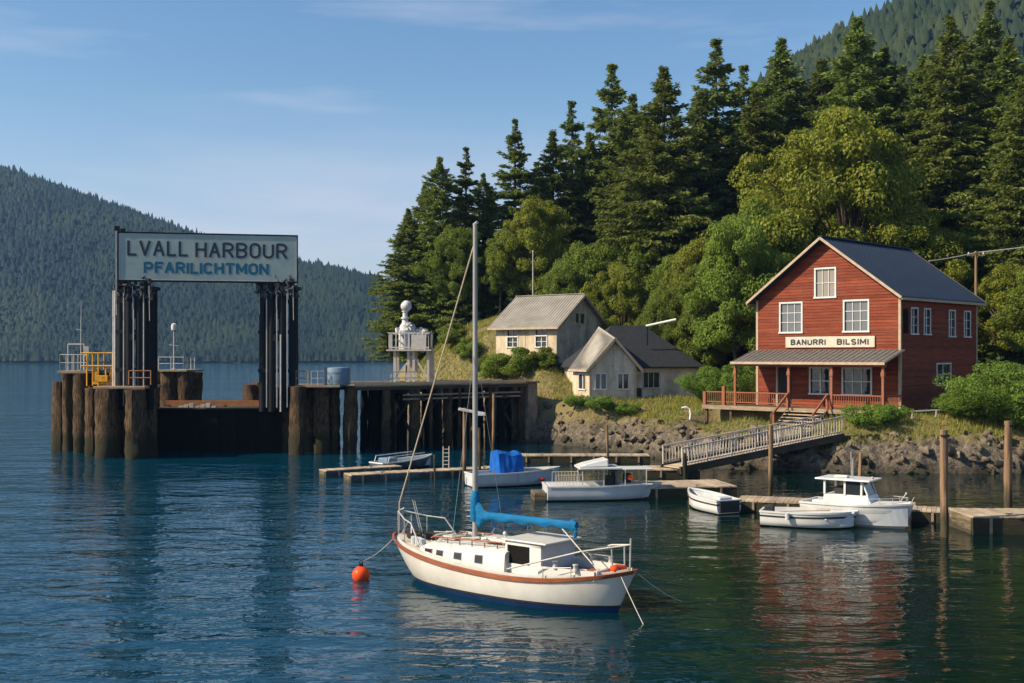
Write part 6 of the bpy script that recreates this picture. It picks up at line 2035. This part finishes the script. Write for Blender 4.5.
for s in (-1,1):
    pts = []
    for u in (.66,.75,.85,.95):
        p = (L*u-.05,s*max(.04,hb(u)-.1),zs(u)); pts.append((p[0],p[1],p[2]+.24)); mb.tube([p,pts[-1]],.014,6)
    mb.tube(pts,.016,6)
mb.build('bow_rail', MAT['steel_pale'], ob)
mb = MB(); mb.tube([(L*.86,.1,1.0),(L*.92,.15,1.4)],.02,6); mb.ball((L*.92,.15,1.4),.05,6,5); mb.tube([(L*.97,0,1.0),(L*1.0,.05,1.3)],.018,6); mb.build('anchor', MAT['steel_pale'], ob)
mb = MB(); mb.box(x0+.4,x0+.8,-.4,.2,1.26,1.55); mb.build('seat', MAT['seatdark'], ob, bevel=.03)
mb = MB(); u = .55; mb.tube([(L*u-.25,-hb(u)-.13,.62),(L*u+.15,-hb(u)-.13,.66)],.1,10); mb.build('fender', MAT['gel2'], ob)

# canopy motorboat: slab sided, stern to the left
ob, L, hb, zs = small_boat('canopy_boat', 'slab sided white motorboat under a flat canopy', gp(545,499.5).xy, gp(662,498).xy, 2.2, .72, hullm='gelgrey', sheer=.05, transom=.95, low='redplastic' if False else 'seatdark', flare=.06, gunw='gel2')
mb = MB(); mb.box(.15,L*.36,-.9,.9,.66,.74); mb.build('aft_deck', MAT['gel2'], ob, bevel=.03)
mb = MB(); mb.box(L*.62,L*.9,-.62,.62,.7,.78); mb.build('fore_deck', MAT['gel2'], ob, bevel=.03)
mb = MB(); mb.box(-.62,-.04,-.75,.75,-.1,.42); mb.build('swim_step', MAT['dockend'], ob, bevel=.03)
for x in (L*.3,L*.48,L*.66,L*.84):
    for y in (-.7,.7):
        mb = MB(); mb.tube([(x,y,.7),(x,y,1.5)],.03,6); mb.build('canopy_post', MAT['steel_pale'], ob)
mb = MB(); mb.box(L*.27,L*.62,-.85,.85,1.5,1.6); mb.box(L*.62,L*.9,-.7,.7,1.46,1.52); mb.build('canopy', MAT['gel2'], ob, bevel=.03)
mb = MB(); mb.add([(L*.27,-.7,1.62),(L*.52,-.7,1.62),(L*.52,.7,1.62),(L*.27,.7,1.62),(L*.33,-.6,1.75),(L*.52,-.6,2.0),(L*.52,.6,2.0),(L*.33,.6,1.75)], [(3,2,1,0),(4,5,6,7),(0,1,5,4),(1,2,6,5),(2,3,7,6),(3,0,4,7)]); mb.build('upturned_tender', MAT['gel2'], ob, bevel=.06)
mb = MB()
for y in (-.8,.8):
    for x in frange(L*.08,L*.3,.16): mb.tube([(x,y,.74),(x,y,1.25)],.012,5)
    mb.tube([(L*.08,y,1.25),(L*.3,y,1.25)],.016,5)
mb.build('side_rail', MAT['greywood'], ob)
mb = MB(); mb.box(L*.5,L*.58,-.45,-.05,.3,1.15); mb.box(L*.68,L*.74,.1,.5,.3,1.2); mb.build('seat', MAT['seatdark'], ob, bevel=.03)
mb = MB(); mb.tube([(L*.7,-.72,1.1),(L*.7,-.74,1.1)],.13,12); mb.build('lifebuoy', MAT['buoy'], ob)
mb = MB(); mb.box(L*.58,L*.60,-.6,.6,.75,1.45); mb.build('windscreen', MAT['glass'], ob)

# boat with the blue tarpaulin
ob, L, hb, zs = small_boat('tarped_boat', 'grey boat with a bright blue tarpaulin over its middle', gp(470,487).xy, gp(560,483).xy, 2.0, .72, hullm='gelgrey', sheer=.25, transom=.9, low='seatdark')
mb = MB(); mb.box(L*.55,L*.9,-.5,.5,.76,.82); mb.build('fore_deck', MAT['deckcream'], ob, bevel=.03)
rows = []
rg = random.Random(9)
x0, x1 = L*.27, L*.53
for i in range(9):
    t = i/8; x = x0+(x1-x0)*t
    hgt = 1.86-.14*t+.05*math.sin(t*9)
    wob = lambda: rg.uniform(-.04,.04)
    rows.append([(x+wob(),-.86+wob(),.72),(x+wob(),-.8+wob(),1.2),(x+wob(),-.7+wob(),hgt-.1),(x,-.3,hgt+.03+wob()),(x,.3,hgt+.03+wob()),(x+wob(),.7,hgt-.1),(x,.8,1.2),(x,.86,.72)])
mb = MB(); mb.grid(rows); mb.f.append(tuple(range(8))); b0 = 64; mb.f.append(tuple(b0+k for k in reversed(range(8)))); mb.build('tarpaulin', MAT['tarp'], ob)
mb = MB(); mb.tube([(L*.45,-.98,.2),(L*.45,-1.0,.7)],.02,6); mb.tube([(L*.55,-.98,.2),(L*.55,-1.0,.75)],.02,6); mb.build('boarding_rail', MAT['steel_pale'], ob)
mb = MB(); mb.ball((L*.72,-.95,.35),.13,10,6,(1.3,.8,.8)); mb.build('fender', MAT['redplastic'], ob)

# low skiff behind the long grey dock
ob, L, hb, zs = small_boat('skiff', 'low blue and white skiff behind the long grey dock', gp(376,471).xy, gp(432,466).xy, 1.5, .5, hullm='floatblue', sheer=.5, transom=.9, gunw='gel2')
mb = MB(); 
for y in (-.66,.66): mb.tube([(.4,y,.5),(.5,y,.85),(L*.75,y*.9,.95)],.03,6)
for x in (.8,1.7): mb.box(x-.1,x+.1,-.65,.65,.36,.4)
mb.build('side_frame', MAT['bwhite'], ob)
mb = MB(); mb.box(.5,1.3,-.45,.45,.42,.75); mb.build('blue_cover', MAT['tank'], ob, bevel=.06)

# ladder post clutter on the long grey dock
p = gp(446,468,.45)
o = empty('dock_ladder', (p.x,p.y,.45), 0, 'small ladder standing on the dock beside the yacht mast', 'ladder')
mb = MB()
for x in (-.17,.17): mb.tube([(x,0,0),(x,.15,1.25)],.03,6)
for k in range(5): mb.tube([(-.17,.02+.03*k,.2+.22*k),(.17,.02+.03*k,.2+.22*k)],.022,6)
mb.build('rungs', MAT['greywood'], o)

# ------------------------------------------------------------------ poles, wire, small things ashore
p = at(976,0,92); g = gz(p.x,92)
o = empty('utility_pole', (p.x,92,g), 0, 'wooden utility pole behind the right end of the slate roof', 'utility pole')
zt = at(0,251,92).z-g
mb = MB(); mb.tube([(0,0,-.8),(0,0,zt)],[.15,.1],10); mb.build('pole', MAT['pole'], o)
mb = MB(); mb.beam((-.7,0,zt-.35),(.7,0,zt-.35),.1,.12); mb.build('crossarm', MAT['pole'], o)
mb = MB()
for x in (-.6,.6): mb.lathe([(.05,zt-.28),(.07,zt-.2),(.04,zt-.1)],8,(x,0,0))
mb.build('insulator', MAT['bwhite'], o)
top = Vector((p.x,92,g+zt-.12))
a = at(929,261,89.0); b = at(1060,242,93)
line_thing('power_cable', sag(a, top, .06)+sag(top, b, .05)[1:], .04, 'ropewhite', 'pale overhead cable from the slate roof past the utility pole', 'cable')
p = at(533,0,108); g = gz(p.x,108); zt = at(0,252,108).z-g
o = empty('flag_pole', (p.x,108,g), 0, 'thin pale pole rising behind the tin roofed house', 'pole')
mb = MB(); mb.tube([(0,0,-.5),(0,0,zt)],[.09,.055],8); mb.build('shaft', MAT['steel_pale'], o)
mb = MB(); mb.ball((0,0,zt+.06),.1,8,6); mb.build('finial', MAT['steel_pale'], o)
a = at(646,326,93.5); b = at(676,319.5,93.0)
o = empty('roof_pipe', a, 0, 'slanted white pipe above the ridge of the dark cottage roof', 'pipe')
mb = MB(); mb.tube([(0,0,0),Vector(b)-Vector(a)],.10,10); mb.build('tube', MAT['pipe'], o)
mb = MB(); mb.tube([(.1,0,0),(.1,0,-1.6)],.06,8); mb.tube([(.15,0,.05),(.15,0,.5)],.03,6); mb.build('bracket', MAT['steel_dark'], o)
a = at(683,404,82.5); gza = gz(a.x,82.5)
o = empty('bent_pipe', (a.x,82.5,gza), 0, 'short white bent pipe in the grass below the cottage', 'pipe')
mb = MB(); mb.tube([(-.1,0,.75),(.25,0,.8),(.5,0,.65),(.55,0,.3),(.5,0,-.1)],.07,8); mb.build('tube', MAT['pipe'], o)
# low rail on the right bank
o = empty('bank_rail', (0,0,0), 0, 'low weathered rail along the grass bank at the right', 'fence')
pts = []
for px in (888,912,936,960,985,1012,1040):
    Y = 73.2+(px-888)*.004; q = at(px,0,Y); pts.append(Vector((q.x,Y,gz(q.x,Y))))
o.location = pts[0]
for q in pts:
    mb = MB(); l = q-pts[0]; mb.box(l.x-.05,l.x+.05,l.y-.05,l.y+.05,l.z-.4,l.z+.5); mb.build('post', MAT['greywood'], o)
mb = MB()
for q, r_ in zip(pts[:-1],pts[1:]): mb.beam(q-pts[0]+Vector((0,0,.47)), r_-pts[0]+Vector((0,0,.47)),.09,.08)
mb.build('rail', MAT['greywood'], o)

# ------------------------------------------------------------------ haze
def haze():
    me = bpy.data.meshes.new('haze')
    mb = MB(); mb.box(-2500,2500,-150,2500,-6,330)
    me.from_pydata(mb.v, [], mb.f)
    m = bpy.data.materials.new('haze air'); m.use_nodes = True
    nt = m.node_tree
    for n in list(nt.nodes): nt.nodes.remove(n)
    ou = nt.nodes.new('ShaderNodeOutputMaterial'); v = nt.nodes.new('ShaderNodeVolumePrincipled')
    v.inputs['Density'].default_value = 0.00012
    v.inputs['Color'].default_value = (0.26,0.52,0.95,1)
    v.inputs['Anisotropy'].default_value = 0.2
    nt.links.new(v.outputs['Volume'], ou.inputs['Volume'])
    me.materials.append(m)
    o = link_mesh('haze', me); tag(o, 'thin blue distance haze over the harbour', None, None, 'stuff')
haze()
